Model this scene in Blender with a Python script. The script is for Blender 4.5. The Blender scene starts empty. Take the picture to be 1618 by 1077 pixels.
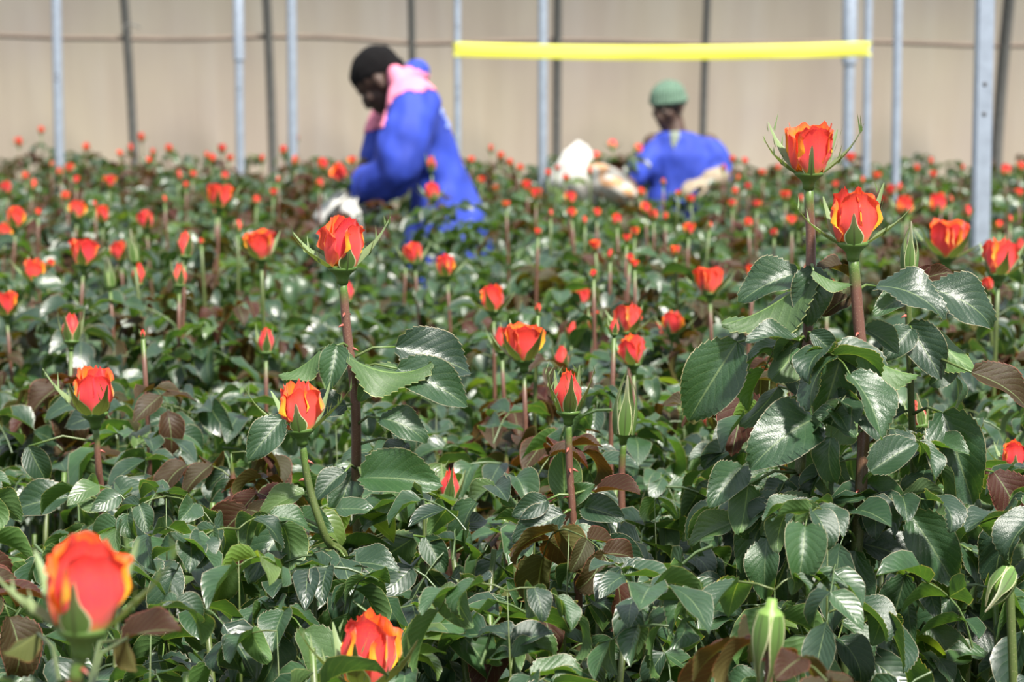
import bpy, bmesh, math, random
import numpy as np
from mathutils import Vector, Matrix, noise
from mathutils.bvhtree import BVHTree

PI = math.pi
sc = bpy.context.scene
COL = sc.collection

# ------------------------------------------------------------------ camera, sky, sun, exposure
FPX = 3820.0
PITCH = math.radians(6.09)
CAM = Vector((0.0, 0.0, 1.45))
cd = bpy.data.cameras.new('camera')
cam = bpy.data.objects.new('camera', cd)
COL.objects.link(cam)
cam.location = CAM
cam.rotation_euler = (PI / 2 - PITCH, 0, 0)
cd.sensor_width = 36.0
cd.lens = FPX / 1618.0 * 36.0
cd.clip_start = 0.05
cd.clip_end = 200
cd.dof.use_dof = True
cd.dof.focus_distance = 2.66
cd.dof.aperture_fstop = 8.5
sc.camera = cam

w = bpy.data.worlds.new('sky')
sc.world = w
w.use_nodes = True
bg = w.node_tree.nodes['Background']
bg.inputs[0].default_value = (0.80, 0.90, 1.0, 1)
bg.inputs[1].default_value = 0.88

sd = bpy.data.lights.new('sun', 'SUN')
sd.energy = 9.8
sd.angle = math.radians(5.0)
sd.color = (1.0, 0.95, 0.86)
sun = bpy.data.objects.new('sun', sd)
COL.objects.link(sun)
SUN_FROM = Vector((0.36, -0.60, 1.0)).normalized()      # high, a little from the right and from behind the camera
sun.rotation_euler = SUN_FROM.to_track_quat('Z', 'Y').to_euler()

sc.view_settings.view_transform = 'Standard'
sc.view_settings.look = 'None'
sc.view_settings.exposure = 0.36
sc.view_settings.gamma = 1.0
sc.view_settings.use_curve_mapping = False
sc.cycles.max_bounces = 7
sc.cycles.diffuse_bounces = 4
sc.cycles.glossy_bounces = 2
sc.cycles.transmission_bounces = 3

_f = Vector((0, math.cos(PITCH), -math.sin(PITCH)))
_u = Vector((0, math.sin(PITCH), math.cos(PITCH)))
def at(px, py, Y):
    """The point of the place that stands at ground distance Y behind photo pixel (px, py)."""
    d = _f + Vector((1, 0, 0)) * ((px - 809.0) / FPX) + _u * ((538.5 - py) / FPX)
    return CAM + d * (Y / d.y)

# ------------------------------------------------------------------ object helpers
def link(o, parent=None):
    COL.objects.link(o)
    if parent is not None:
        o.parent = parent
    return o

def obj(name, me, mat=None, parent=None, mx=None):
    if mat is not None and len(me.materials) == 0:
        me.materials.append(mat)
    o = bpy.data.objects.new(name, me)
    link(o, parent)
    if mx is not None:
        o.matrix_basis = mx
    return o

def tag(o, label=None, cat=None, group=None, kind=None):
    if label: o['label'] = label
    if cat: o['category'] = cat
    if group: o['group'] = group
    if kind: o['kind'] = kind
    return o

def thing(name, loc, label, cat, group=None):
    o = bpy.data.objects.new(name, None)
    o.empty_display_size = 0.05
    link(o)
    o.location = loc
    return tag(o, label, cat, group)

def mesh(name, V, F, uv=None, tint=None, smooth=True):
    me = bpy.data.meshes.new(name)
    V = np.asarray(V, dtype=np.float64)
    me.from_pydata(V.tolist(), [], [tuple(f) for f in (F.tolist() if isinstance(F, np.ndarray) else F)])
    n = len(me.polygons)
    if smooth:
        me.polygons.foreach_set('use_smooth', np.ones(n, dtype=bool))
    if uv is not None:
        idx = np.empty(len(me.loops), dtype=np.int32)
        me.loops.foreach_get('vertex_index', idx)
        lay = me.uv_layers.new(name='UVMap')
        lay.data.foreach_set('uv', np.asarray(uv, dtype=np.float32)[idx].ravel())
    if tint is not None:
        a = me.attributes.new('tint', 'FLOAT', 'POINT')
        t = np.full(len(V), tint, dtype=np.float32) if np.isscalar(tint) else np.asarray(tint, dtype=np.float32)
        a.data.foreach_set('value', t)
    me.update()
    return me

class Bag:
    """Collects (verts, faces, uv, tint) pieces to be linked as one mesh."""
    def __init__(self): self.v, self.f, self.uv, self.t, self.n = [], [], [], [], 0
    def add(self, V, F, uv=None, tint=0.5):
        V = np.asarray(V, float); F = np.asarray(F)
        self.v.append(V); self.f.extend((F + self.n).tolist())
        self.uv.append(np.zeros((len(V), 2)) if uv is None else np.asarray(uv, float))
        self.t.append(np.full(len(V), tint)); self.n += len(V)
    def mesh(self, name, smooth=True):
        return mesh(name, np.concatenate(self.v), self.f, np.concatenate(self.uv), np.concatenate(self.t), smooth)

def xf(M, V):
    A = np.array(M)
    return V @ A[:3, :3].T + A[:3, 3]

def catmull(pts, n):
    P = [Vector(p) for p in pts]
    P = [P[0] * 2 - P[1]] + P + [P[-1] * 2 - P[-2]]
    out = []
    for i in range(1, len(P) - 2):
        for k in range(n):
            t = k / n
            a, b, c, d = P[i - 1], P[i], P[i + 1], P[i + 2]
            out.append(0.5 * ((2 * b) + (c - a) * t + (2 * a - 5 * b + 4 * c - d) * t * t + (3 * b - a - 3 * c + d) * t ** 3))
    out.append(P[-2])
    return out

def tube(pts, rad, n=8, cap=True):
    """(V, F, uv) of a round tube; uv = (around, metres below the last point)."""
    P = [Vector(p) for p in pts]
    m = len(P)
    if np.isscalar(rad): rad = [rad] * m
    L = [0.0]
    for i in range(1, m): L.append(L[-1] + (P[i] - P[i - 1]).length)
    V, UV, F = [], [], []
    ref = None
    for i in range(m):
        d = (P[min(i + 1, m - 1)] - P[max(i - 1, 0)]).normalized()
        if ref is None:
            ref = Vector((1, 0, 0)) if abs(d.x) < 0.8 else Vector((0, 1, 0))
        a = (ref - d * ref.dot(d)).normalized(); b = d.cross(a); ref = a
        for k in range(n):
            t = 2 * PI * k / n
            V.append(P[i] + (a * math.cos(t) + b * math.sin(t)) * rad[i]); UV.append((k / n, L[-1] - L[i]))
    for i in range(m - 1):
        for k in range(n):
            F.append((i * n + k, i * n + (k + 1) % n, (i + 1) * n + (k + 1) % n, (i + 1) * n + k))
    V = [tuple(v) for v in V]
    if cap:
        F.append(tuple(range(n - 1, -1, -1))); F.append(tuple((m - 1) * n + k for k in range(n)))
    return V, F, UV

def tube_mesh(name, pts, rad, n=8):
    V, F, UV = tube(pts, rad, n)
    return mesh(name, V, F, UV, 0.5)

def lathe(prof, n=12):
    V, F, UV = [], [], []
    for r, z in prof:
        for k in range(n):
            V.append((r * math.cos(2 * PI * k / n), r * math.sin(2 * PI * k / n), z)); UV.append((k / n, z))
    for i in range(len(prof) - 1):
        for k in range(n):
            F.append((i * n + k, i * n + (k + 1) % n, (i + 1) * n + (k + 1) % n, (i + 1) * n + k))
    F.append(tuple(range(n - 1, -1, -1))); F.append(tuple((len(prof) - 1) * n + k for k in range(n)))
    return V, F, UV

def box(c, s, M=None):
    V = np.array([[x, y, z] for x in (-.5, .5) for y in (-.5, .5) for z in (-.5, .5)]) * np.array(s) + np.array(c)
    F = [(0, 1, 3, 2), (4, 6, 7, 5), (0, 4, 5, 1), (2, 3, 7, 6), (0, 2, 6, 4), (1, 5, 7, 3)]
    return (xf(M, V) if M is not None else V), F

# ------------------------------------------------------------------ materials
def mat(name):
    m = bpy.data.materials.new(name); m.use_nodes = True
    nt = m.node_tree
    return m, nt, nt.nodes['Principled BSDF'], nt.nodes['Material Output']

def N(nt, t, **kw):
    n = nt.nodes.new(t)
    for k, v in kw.items():
        if k.startswith('i'): n.inputs[int(k[1:])].default_value = v
        else: setattr(n, k, v)
    return n

def math_(nt, op, a, b=None, c=None, clamp=False):
    n = nt.nodes.new('ShaderNodeMath'); n.operation = op; n.use_clamp = clamp
    for i, x in enumerate((a, b, c)):
        if x is None: continue
        if hasattr(x, 'links') or hasattr(x, 'is_output'): nt.links.new(x, n.inputs[i])
        else: n.inputs[i].default_value = x
    return n.outputs[0]

def ramp(nt, fac, stops):
    n = nt.nodes.new('ShaderNodeValToRGB')
    e = n.color_ramp.elements
    while len(e) < len(stops): e.new(0.5)
    for k, (p, c) in enumerate(stops):
        e[k].position = p; e[k].color = (*c, 1)
    nt.links.new(fac, n.inputs[0])
    return n.outputs[0]

def mix(nt, fac, a, b, mode='MIX'):
    n = nt.nodes.new('ShaderNodeMix'); n.data_type = 'RGBA'; n.blend_type = mode
    for sock, x in ((n.inputs[0], fac), (n.inputs[6], a), (n.inputs[7], b)):
        if hasattr(x, 'is_output'): nt.links.new(x, sock)
        elif isinstance(x, tuple): sock.default_value = (*x, 1)
        else: sock.default_value = x
    return n.outputs[2]

def plain(name, col, rough=0.6, metal=0.0, var=0.12, scale=12.0, bump=0.0, coords='Object'):
    m, nt, p, out = mat(name)
    tc = N(nt, 'ShaderNodeTexCoord')
    nz = N(nt, 'ShaderNodeTexNoise'); nz.inputs['Scale'].default_value = scale; nz.inputs['Detail'].default_value = 4
    nt.links.new(tc.outputs[coords], nz.inputs['Vector'])
    c = ramp(nt, nz.outputs['Fac'], [(0.3, tuple(x * (1 - var) for x in col)), (0.7, tuple(min(1, x * (1 + var)) for x in col))])
    nt.links.new(c, p.inputs['Base Color'])
    p.inputs['Roughness'].default_value = rough; p.inputs['Metallic'].default_value = metal
    if bump:
        b = N(nt, 'ShaderNodeBump'); b.inputs['Strength'].default_value = bump; b.inputs['Distance'].default_value = 0.01
        nt.links.new(nz.outputs['Fac'], b.inputs['Height']); nt.links.new(b.outputs[0], p.inputs['Normal'])
    return m

def leaf_mat(name, stops, under, spec=0.75, rough=0.36, trans=0.28, edge=(0.42, 0.36, 0.26), transcol=1.0):
    m, nt, p, out = mat(name)
    uv = N(nt, 'ShaderNodeUVMap')
    sp = N(nt, 'ShaderNodeSeparateXYZ'); nt.links.new(uv.outputs[0], sp.inputs[0])
    a = math_(nt, 'ABSOLUTE', math_(nt, 'SUBTRACT', sp.outputs[0], 0.5))          # 0 midrib .. 0.5 edge
    oi = N(nt, 'ShaderNodeObjectInfo')
    at_ = N(nt, 'ShaderNodeAttribute', attribute_name='tint')
    t = math_(nt, 'ADD', math_(nt, 'MULTIPLY', oi.outputs['Random'], 0.45), math_(nt, 'MULTIPLY', at_.outputs['Fac'], 0.55))
    base = ramp(nt, t, stops)
    tc = N(nt, 'ShaderNodeTexCoord')
    nz = N(nt, 'ShaderNodeTexNoise'); nz.inputs['Scale'].default_value = 60; nz.inputs['Detail'].default_value = 3
    nt.links.new(tc.outputs['Object'], nz.inputs['Vector'])
    base = mix(nt, 0.30, base, ramp(nt, nz.outputs['Fac'], [(0.3, (0.25, 0.25, 0.25)), (0.72, (0.95, 0.95, 0.95))]), 'OVERLAY')
    # pinnate veins: midrib and slanting side veins
    vv = math_(nt, 'SUBTRACT', math_(nt, 'MULTIPLY', sp.outputs[1], 8.0), math_(nt, 'MULTIPLY', a, 6.0))
    fr = math_(nt, 'ABSOLUTE', math_(nt, 'SUBTRACT', math_(nt, 'FRACT', vv), 0.5))
    side = math_(nt, 'MULTIPLY', math_(nt, 'LESS_THAN', fr, 0.035), 0.30)
    mid = math_(nt, 'LESS_THAN', a, 0.018)
    vein = math_(nt, 'MAXIMUM', side, mid)
    base = mix(nt, math_(nt, 'MULTIPLY', vein, 0.5), base, (0.16, 0.22, 0.10))
    ed = math_(nt, 'MULTIPLY', math_(nt, 'GREATER_THAN', a, 0.488), 0.6)
    base = mix(nt, ed, base, edge)
    geo = N(nt, 'ShaderNodeNewGeometry')
    und = mix(nt, 1.0, base, under, 'MULTIPLY')
    und = mix(nt, 0.30, und, (0.10, 0.16, 0.035))
    colr = mix(nt, geo.outputs['Backfacing'], base, und)
    nt.links.new(colr, p.inputs['Base Color'])
    r = math_(nt, 'ADD', math_(nt, 'MULTIPLY', geo.outputs['Backfacing'], 0.2), math_(nt, 'ADD', math_(nt, 'MULTIPLY', nz.outputs['Fac'], 0.2), rough - 0.1))
    nt.links.new(r, p.inputs['Roughness'])
    p.inputs['Specular IOR Level'].default_value = spec
    b = N(nt, 'ShaderNodeBump'); b.inputs['Strength'].default_value = 0.6; b.inputs['Distance'].default_value = 0.0009
    h = math_(nt, 'ADD', math_(nt, 'MULTIPLY', math_(nt, 'SMOOTH_MIN', fr, 0.35, 0.1), 1.2), math_(nt, 'MULTIPLY', nz.outputs['Fac'], 0.8))
    nt.links.new(h, b.inputs['Height']); nt.links.new(b.outputs[0], p.inputs['Normal'])
    tr = N(nt, 'ShaderNodeBsdfTranslucent')
    tcol = mix(nt, 1.0, base, (3.6 * transcol, 3.2 * transcol, 0.7 * transcol), 'MULTIPLY')
    nt.links.new(tcol, tr.inputs['Color'])
    ms = N(nt, 'ShaderNodeMixShader'); ms.inputs[0].default_value = trans
    nt.links.new(p.outputs[0], ms.inputs[1]); nt.links.new(tr.outputs[0], ms.inputs[2]); nt.links.new(ms.outputs[0], out.inputs['Surface'])
    return m

M_LEAF = leaf_mat('rose_leaf', [(0.0, (0.011, 0.026, 0.017)), (0.45, (0.019, 0.047, 0.022)), (0.8, (0.030, 0.074, 0.024)), (1.0, (0.075, 0.12, 0.025))], (1.5, 1.7, 1.0), rough=0.37)
M_YOUNG = leaf_mat('young_rose_leaf', [(0.0, (0.044, 0.008, 0.008)), (0.5, (0.032, 0.015, 0.007)), (1.0, (0.026, 0.032, 0.010))], (1.4, 1.0, 0.9), rough=0.55, spec=0.22, trans=0.25, edge=(0.30, 0.10, 0.08), transcol=0.9)

def petal_mat(name):
    m, nt, p, out = mat(name)
    uv = N(nt, 'ShaderNodeUVMap'); sp = N(nt, 'ShaderNodeSeparateXYZ'); nt.links.new(uv.outputs[0], sp.inputs[0])
    tc = N(nt, 'ShaderNodeTexCoord')
    mp = N(nt, 'ShaderNodeMapping'); mp.inputs['Scale'].default_value = (26, 3, 1); nt.links.new(uv.outputs[0], mp.inputs[0])
    nz = N(nt, 'ShaderNodeTexNoise'); nz.inputs['Scale'].default_value = 1.0; nz.inputs['Detail'].default_value = 4; nt.links.new(mp.outputs[0], nz.inputs[0])
    n2 = N(nt, 'ShaderNodeTexNoise'); n2.inputs['Scale'].default_value = 45.0; n2.inputs['Detail'].default_value = 3; nt.links.new(tc.outputs['Object'], n2.inputs[0])
    v = math_(nt, 'ADD', sp.outputs[1], math_(nt, 'MULTIPLY', math_(nt, 'SUBTRACT', nz.outputs[0], 0.5), 0.22))
    outer = ramp(nt, v, [(0.02, (0.50, 0.42, 0.05)), (0.16, (0.70, 0.12, 0.12)), (0.42, (0.70, 0.050, 0.095)), (0.78, (0.66, 0.028, 0.052)), (1.0, (0.44, 0.008, 0.030))])
    outer = mix(nt, math_(nt, 'MULTIPLY', math_(nt, 'SUBTRACT', n2.outputs[0], 0.45, None, True), 1.6, None, True), outer, (0.88, 0.11, 0.030))
    oi = N(nt, 'ShaderNodeObjectInfo')
    outer = mix(nt, math_(nt, 'MULTIPLY', oi.outputs['Random'], 0.22), outer, (0.92, 0.17, 0.02))
    ea = math_(nt, 'ABSOLUTE', math_(nt, 'SUBTRACT', sp.outputs[0], 0.5))
    rim = math_(nt, 'MULTIPLY', math_(nt, 'MULTIPLY', math_(nt, 'SUBTRACT', ea, 0.43, None, True), 12.0, None, True), math_(nt, 'MULTIPLY', math_(nt, 'SUBTRACT', 1.0, sp.outputs[1]), 0.75))
    outer = mix(nt, rim, outer, (0.98, 0.50, 0.06))
    inner = ramp(nt, v, [(0.05, (0.95, 0.62, 0.05)), (0.5, (0.98, 0.46, 0.025)), (0.82, (0.96, 0.24, 0.015)), (1.0, (0.86, 0.075, 0.02))])
    geo = N(nt, 'ShaderNodeNewGeometry')
    colr = mix(nt, geo.outputs['Backfacing'], outer, inner)
    nt.links.new(colr, p.inputs['Base Color'])
    p.inputs['Roughness'].default_value = 0.52; p.inputs['Specular IOR Level'].default_value = 0.28
    p.inputs['Sheen Weight'].default_value = 0.15
    b = N(nt, 'ShaderNodeBump'); b.inputs['Strength'].default_value = 0.25; b.inputs['Distance'].default_value = 0.001
    nt.links.new(nz.outputs[0], b.inputs['Height']); nt.links.new(b.outputs[0], p.inputs['Normal'])
    tr = N(nt, 'ShaderNodeBsdfTranslucent'); nt.links.new(mix(nt, 0.35, outer, inner), tr.inputs[0])
    ms = N(nt, 'ShaderNodeMixShader'); ms.inputs[0].default_value = 0.42
    nt.links.new(p.outputs[0], ms.inputs[1]); nt.links.new(tr.outputs[0], ms.inputs[2]); nt.links.new(ms.outputs[0], out.inputs['Surface'])
    return m
M_PETAL = petal_mat('rose_petal')

def sepal_mat():
    m, nt, p, out = mat('rose_sepal')
    uv = N(nt, 'ShaderNodeUVMap'); sp = N(nt, 'ShaderNodeSeparateXYZ'); nt.links.new(uv.outputs[0], sp.inputs[0])
    a = math_(nt, 'ABSOLUTE', math_(nt, 'SUBTRACT', sp.outputs[0], 0.5))
    oi = N(nt, 'ShaderNodeObjectInfo')
    base = ramp(nt, sp.outputs[1], [(0.0, (0.085, 0.17, 0.030)), (0.5, (0.060, 0.105, 0.025)), (1.0, (0.075, 0.055, 0.025))])
    base = mix(nt, math_(nt, 'MULTIPLY', math_(nt, 'LESS_THAN', a, 0.05), 0.6), base, (0.03, 0.03, 0.012))
    base = mix(nt, math_(nt, 'MULTIPLY', math_(nt, 'GREATER_THAN', a, 0.44), 0.75), base, (0.62, 0.60, 0.36))
    geo = N(nt, 'ShaderNodeNewGeometry')
    colr = mix(nt, geo.outputs['Backfacing'], base, (0.16, 0.22, 0.095))
    nt.links.new(colr, p.inputs['Base Color']); p.inputs['Roughness'].default_value = 0.5
    tr = N(nt, 'ShaderNodeBsdfTranslucent'); tr.inputs[0].default_value = (0.25, 0.35, 0.05, 1)
    ms = N(nt, 'ShaderNodeMixShader'); ms.inputs[0].default_value = 0.18
    nt.links.new(p.outputs[0], ms.inputs[1]); nt.links.new(tr.outputs[0], ms.inputs[2]); nt.links.new(ms.outputs[0], out.inputs['Surface'])
    return m
M_SEPAL = sepal_mat()

def stem_mat(name, brown):
    m, nt, p, out = mat(name)
    uv = N(nt, 'ShaderNodeUVMap'); sp = N(nt, 'ShaderNodeSeparateXYZ'); nt.links.new(uv.outputs[0], sp.inputs[0])
    tc = N(nt, 'ShaderNodeTexCoord')
    nz = N(nt, 'ShaderNodeTexNoise'); nz.inputs['Scale'].default_value = 40; nz.inputs['Detail'].default_value = 3; nt.links.new(tc.outputs['Object'], nz.inputs[0])
    v = math_(nt, 'ADD', sp.outputs[1], math_(nt, 'MULTIPLY', math_(nt, 'SUBTRACT', nz.outputs[0], 0.5), 0.03))
    base = ramp(nt, v, [(0.012, (0.060, 0.110, 0.016)), (0.032, brown), (0.20, brown), (0.34, (0.048, 0.080, 0.020)), (0.85, (0.040, 0.048, 0.020))])
    vo = N(nt, 'ShaderNodeTexVoronoi'); vo.inputs['Scale'].default_value = 520; nt.links.new(tc.outputs['Object'], vo.inputs[0])
    base = mix(nt, math_(nt, 'MULTIPLY', math_(nt, 'LESS_THAN', vo.outputs['Distance'], 0.18), 0.4), base, (0.42, 0.34, 0.22))
    nt.links.new(base, p.inputs['Base Color']); p.inputs['Roughness'].default_value = 0.45
    return m
M_STEM = stem_mat('rose_stem', (0.105, 0.045, 0.030))
M_CANE = stem_mat('green_cane', (0.060, 0.085, 0.020))
M_THORN = plain('thorn', (0.28, 0.07, 0.05), 0.45, scale=80)
M_CALYX = plain('rose_calyx', (0.062, 0.120, 0.020), 0.5, var=0.15, scale=60)
M_BUD = plain('green_bud', (0.13, 0.22, 0.04), 0.5, var=0.35, scale=90)

# ------------------------------------------------------------------ setting: soil, tunnel wall
def soil():
    m, nt, p, out = mat('soil')
    tc = N(nt, 'ShaderNodeTexCoord')
    nz = N(nt, 'ShaderNodeTexNoise'); nz.inputs['Scale'].default_value = 7; nz.inputs['Detail'].default_value = 9; nt.links.new(tc.outputs['Object'], nz.inputs[0])
    c = ramp(nt, nz.outputs[0], [(0.3, (0.045, 0.030, 0.020)), (0.55, (0.11, 0.080, 0.055)), (0.75, (0.24, 0.19, 0.13))])
    nt.links.new(c, p.inputs['Base Color']); p.inputs['Roughness'].default_value = 0.95
    b = N(nt, 'ShaderNodeBump'); b.inputs['Strength'].default_value = 0.8; b.inputs['Distance'].default_value = 0.03
    nt.links.new(nz.outputs[0], b.inputs['Height']); nt.links.new(b.outputs[0], p.inputs['Normal'])
    return m
nx, ny = 60, 60
V = [(x, y, 0.012 * noise.noise(Vector((x * 2, y * 2, 0)))) for y in np.linspace(-3, 17, ny) for x in np.linspace(-9, 9, nx)]
F = [(j * nx + i, j * nx + i + 1, (j + 1) * nx + i + 1, (j + 1) * nx + i) for j in range(ny - 1) for i in range(nx - 1)]
tag(obj('floor', mesh('floor', V, F), soil()), 'brown soil floor of the rose house', None, None, 'structure')

def wall_y(z):                       # the film and its hoops lean in towards the crop with height
    return 15.5 - 0.127 * max(0.0, z - 0.3) ** 2
def film():
    m, nt, p, out = mat('plastic_film')
    tc = N(nt, 'ShaderNodeTexCoord')
    mp = N(nt, 'ShaderNodeMapping'); mp.inputs['Scale'].default_value = (2.2, 0.3, 0.22); nt.links.new(tc.outputs['Object'], mp.inputs[0])
    nz = N(nt, 'ShaderNodeTexNoise'); nz.inputs['Scale'].default_value = 2.0; nz.inputs['Detail'].default_value = 5; nt.links.new(mp.outputs[0], nz.inputs[0])
    n2 = N(nt, 'ShaderNodeTexNoise'); n2.inputs['Scale'].default_value = 1.3; n2.inputs['Detail'].default_value = 4; nt.links.new(tc.outputs['Object'], n2.inputs[0])
    c1 = ramp(nt, nz.outputs[0], [(0.3, (0.515, 0.425, 0.325)), (0.5, (0.56, 0.47, 0.365)), (0.7, (0.60, 0.52, 0.42))])
    c2 = ramp(nt, n2.outputs[0], [(0.35, (0.93, 0.90, 0.92)), (0.65, (1.0, 0.99, 0.95))])
    base = mix(nt, 1.0, c1, c2, 'MULTIPLY')
    nt.links.new(base, p.inputs['Base Color']); p.inputs['Roughness'].default_value = 0.62; p.inputs['Specular IOR Level'].default_value = 0.2
    b = N(nt, 'ShaderNodeBump'); b.inputs['Strength'].default_value = 0.35; b.inputs['Distance'].default_value = 0.05
    nt.links.new(nz.outputs[0], b.inputs['Height']); nt.links.new(b.outputs[0], p.inputs['Normal'])
    tr = N(nt, 'ShaderNodeBsdfTranslucent'); nt.links.new(base, tr.inputs[0])
    ms = N(nt, 'ShaderNodeMixShader'); ms.inputs[0].default_value = 0.55
    nt.links.new(p.outputs[0], ms.inputs[1]); nt.links.new(tr.outputs[0], ms.inputs[2]); nt.links.new(ms.outputs[0], out.inputs['Surface'])
    return m
xs, zs = np.linspace(-9, 9, 180), np.linspace(0, 3.4, 24)
V = [(x, wall_y(z) + 0.12 + 0.012 * noise.noise(Vector((x * 3, 0, z * 0.6))), z) for z in zs for x in xs]
nx = len(xs)
F = [(j * nx + i, j * nx + i + 1, (j + 1) * nx + i + 1, (j + 1) * nx + i) for j in range(len(zs) - 1) for i in range(nx - 1)]
tag(obj('wall_back', mesh('wall_back', V, F), film()), 'tan plastic film wall of the rose house', None, None, 'structure')

# ------------------------------------------------------------------ posts, hoops, cable, yellow tape
M_ZINC = plain('galvanised_steel', (0.27, 0.31, 0.375), 0.42, 0.35, 0.10, 30, 0.05)
M_HOOP = plain('dull_hoop_steel', (0.115, 0.115, 0.110), 0.6, 0.2, 0.15, 25)
M_CABLE = plain('old_cable', (0.13, 0.10, 0.08), 0.8, 0, 0.15, 6)
M_HOLE = plain('bolt_hole_dark', (0.05, 0.05, 0.055), 0.7)

def post(px, Y, wpx, label, sleeve=None, holes=(), sq=False):
    c = at(px, 150, Y)
    r = wpx * Y / FPX / 2
    t = thing('steel_post', (c.x, Y, 0), label, 'post', 'steel posts standing in the crop')
    if sq:
        V, F = box((0, 0, 1.55), (2 * r, 2 * r, 3.1))
        bm = bmesh.new()
        vs = [bm.verts.new(v) for v in V]
        for f in F: bm.faces.new([vs[i] for i in f])
        bmesh.ops.bevel(bm, geom=bm.edges[:], offset=r * 0.22, segments=2, affect='EDGES')
        me = bpy.data.meshes.new('post_tube'); bm.to_mesh(me); bm.free()
        obj('post_tube', me, M_ZINC, t)
    else:
        obj('post_tube', tube_mesh('post_tube', [(0, 0, -0.02), (0, 0, 1.0), (0, 0, 2.0), (0, 0, 3.1)], r, 14), M_ZINC, t)
    V, F = box((0, 0, 0.02), (6 * r, 6 * r, 0.04))
    obj('base_plate', mesh('base_plate', V, F, smooth=False), M_ZINC, t)
    if sleeve is not None:
        z = at(px, sleeve, Y).z
        obj('sleeve', tube_mesh('sleeve', [(0, 0, z), (0, 0, z + 0.002), (0, 0, 3.12)], r * 1.28, 14), M_ZINC, t)
    for py in holes:
        z = at(px, py, Y).z
        V, F, UV = tube([(0, -r * 0.9, z), (0, -r * 1.03, z)], r * 0.28, 8)
        obj('bolt_hole', mesh('bolt_hole', V, F), M_HOLE, t)
    return t

post(92, 14.0, 16, 'grey steel post nearest the left edge, before the tan wall', holes=(118, 127))
post(378.5, 13.4, 13.5, 'thin grey steel post with a wider upper sleeve, left of the stooping worker', sleeve=95, holes=(140,))
post(462, 13.5, 15.5, 'pale steel post close left of the stooping worker, its neighbour a dark hoop')
post(723, 11.95, 11, 'slim perforated post that carries the left end of the yellow tape', holes=(0, 40, 138, 155))
post(857.5, 12.6, 15, 'pale steel post beside a dark hoop, behind the yellow tape')
post(1341, 12.7, 18, 'steel post just behind the right end of the yellow tape', sleeve=101, holes=(30,))
post(1370, 11.8, 13, 'slim steel post that carries the right end of the yellow tape')
post(1417, 9.9, 14, 'thin steel post between the tape and the thick square post')
post(1553, 7.1, 27, 'thick square steel post rising from the near right crop', holes=(133, 180), sq=True)

def hoop(px_bot, py_bot, wpx, label, lean=1.0):
    c = at(px_bot, py_bot, 15.1)
    r = wpx * 15.1 / FPX / 2
    t = thing('tunnel_hoop', (c.x, 0, 0), label, 'hoop', 'dark hoops along the tan wall')
    pts = [(0, wall_y(z) - 0.25 + 0.25 * (1 - lean) * 0, z) for z in np.linspace(-0.02, 3.3, 16)]
    obj('hoop_tube', tube_mesh('hoop_tube', pts, r, 10), M_HOOP, t)
    V, F, UV = tube([(0, wall_y(0.1) - 0.25, 0), (0, wall_y(0.1) - 0.25, 0.25)], r * 1.25, 10)
    obj('ground_socket', mesh('ground_socket', V, F), M_HOOP, t)
    return t
h1 = hoop(208, 222, 14, 'dark curved hoop with a bent hook, second upright from the left edge')
hoop(429, 248, 14, 'dark leaning hoop between two pale posts left of the stooping worker')
hoop(652.5, 150, 12, 'dark hoop rising straight behind the stooping worker')
hoop(880, 245, 14, 'dark hoop close beside a pale post, left of the seated-looking worker')
hoop(1112, 200, 12, 'dark hoop rising behind the worker in the green cap')
hoop(1579, 250, 19, 'dark hoop close behind the thick square post')
hk = at(196, 44, 14.75)
pts = [at(x, y, 14.70) - h1.location for x, y in ((193, 50), (196, 42), (203, 38), (212, 39), (221, 43))]
obj('wire_hook', tube_mesh('wire_hook', catmull(pts, 4), 0.006, 6), M_HOOP, h1)

cab = [at(x, y, 15.0) for x, y in ((-700, 40), (-250, 48), (0, 56), (100, 60), (210, 61), (300, 62), (425, 58), (540, 60), (650, 68), (760, 66), (880, 64), (1000, 66), (1112, 69), (1250, 68), (1372, 66), (1470, 69), (1580, 72), (1900, 70), (2300, 72))]
obj('c', tube_mesh('wall_cable', catmull(cab, 6), 0.016, 8), M_CABLE)
cb = bpy.data.objects['c']; cb.name = 'wall_cable'
tag(cb, 'brown cable strung from hoop to hoop across the tan wall', 'cable')

def tape():
    m, nt, p, out = mat('yellow_trap_tape')
    tc = N(nt, 'ShaderNodeTexCoord')
    mp = N(nt, 'ShaderNodeMapping'); mp.inputs['Scale'].default_value = (0.6, 1, 30); nt.links.new(tc.outputs['Object'], mp.inputs[0])
    nz = N(nt, 'ShaderNodeTexNoise'); nz.inputs['Scale'].default_value = 2.5; nz.inputs['Detail'].default_value = 3; nt.links.new(mp.outputs[0], nz.inputs[0])
    c = ramp(nt, nz.outputs[0], [(0.35, (0.80, 0.76, 0.07)), (0.65, (0.86, 0.86, 0.20))])
    nt.links.new(c, p.inputs['Base Color']); p.inputs['Roughness'].default_value = 0.35; p.inputs['Specular IOR Level'].default_value = 0.6
    tr = N(nt, 'ShaderNodeBsdfTranslucent'); tr.inputs[0].default_value = (0.86, 0.82, 0.12, 1)
    ms = N(nt, 'ShaderNodeMixShader'); ms.inputs[0].default_value = 0.35
    nt.links.new(p.outputs[0], ms.inputs[1]); nt.links.new(tr.outputs[0], ms.inputs[2]); nt.links.new(ms.outputs[0], out.inputs['Surface'])
    return m
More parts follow.
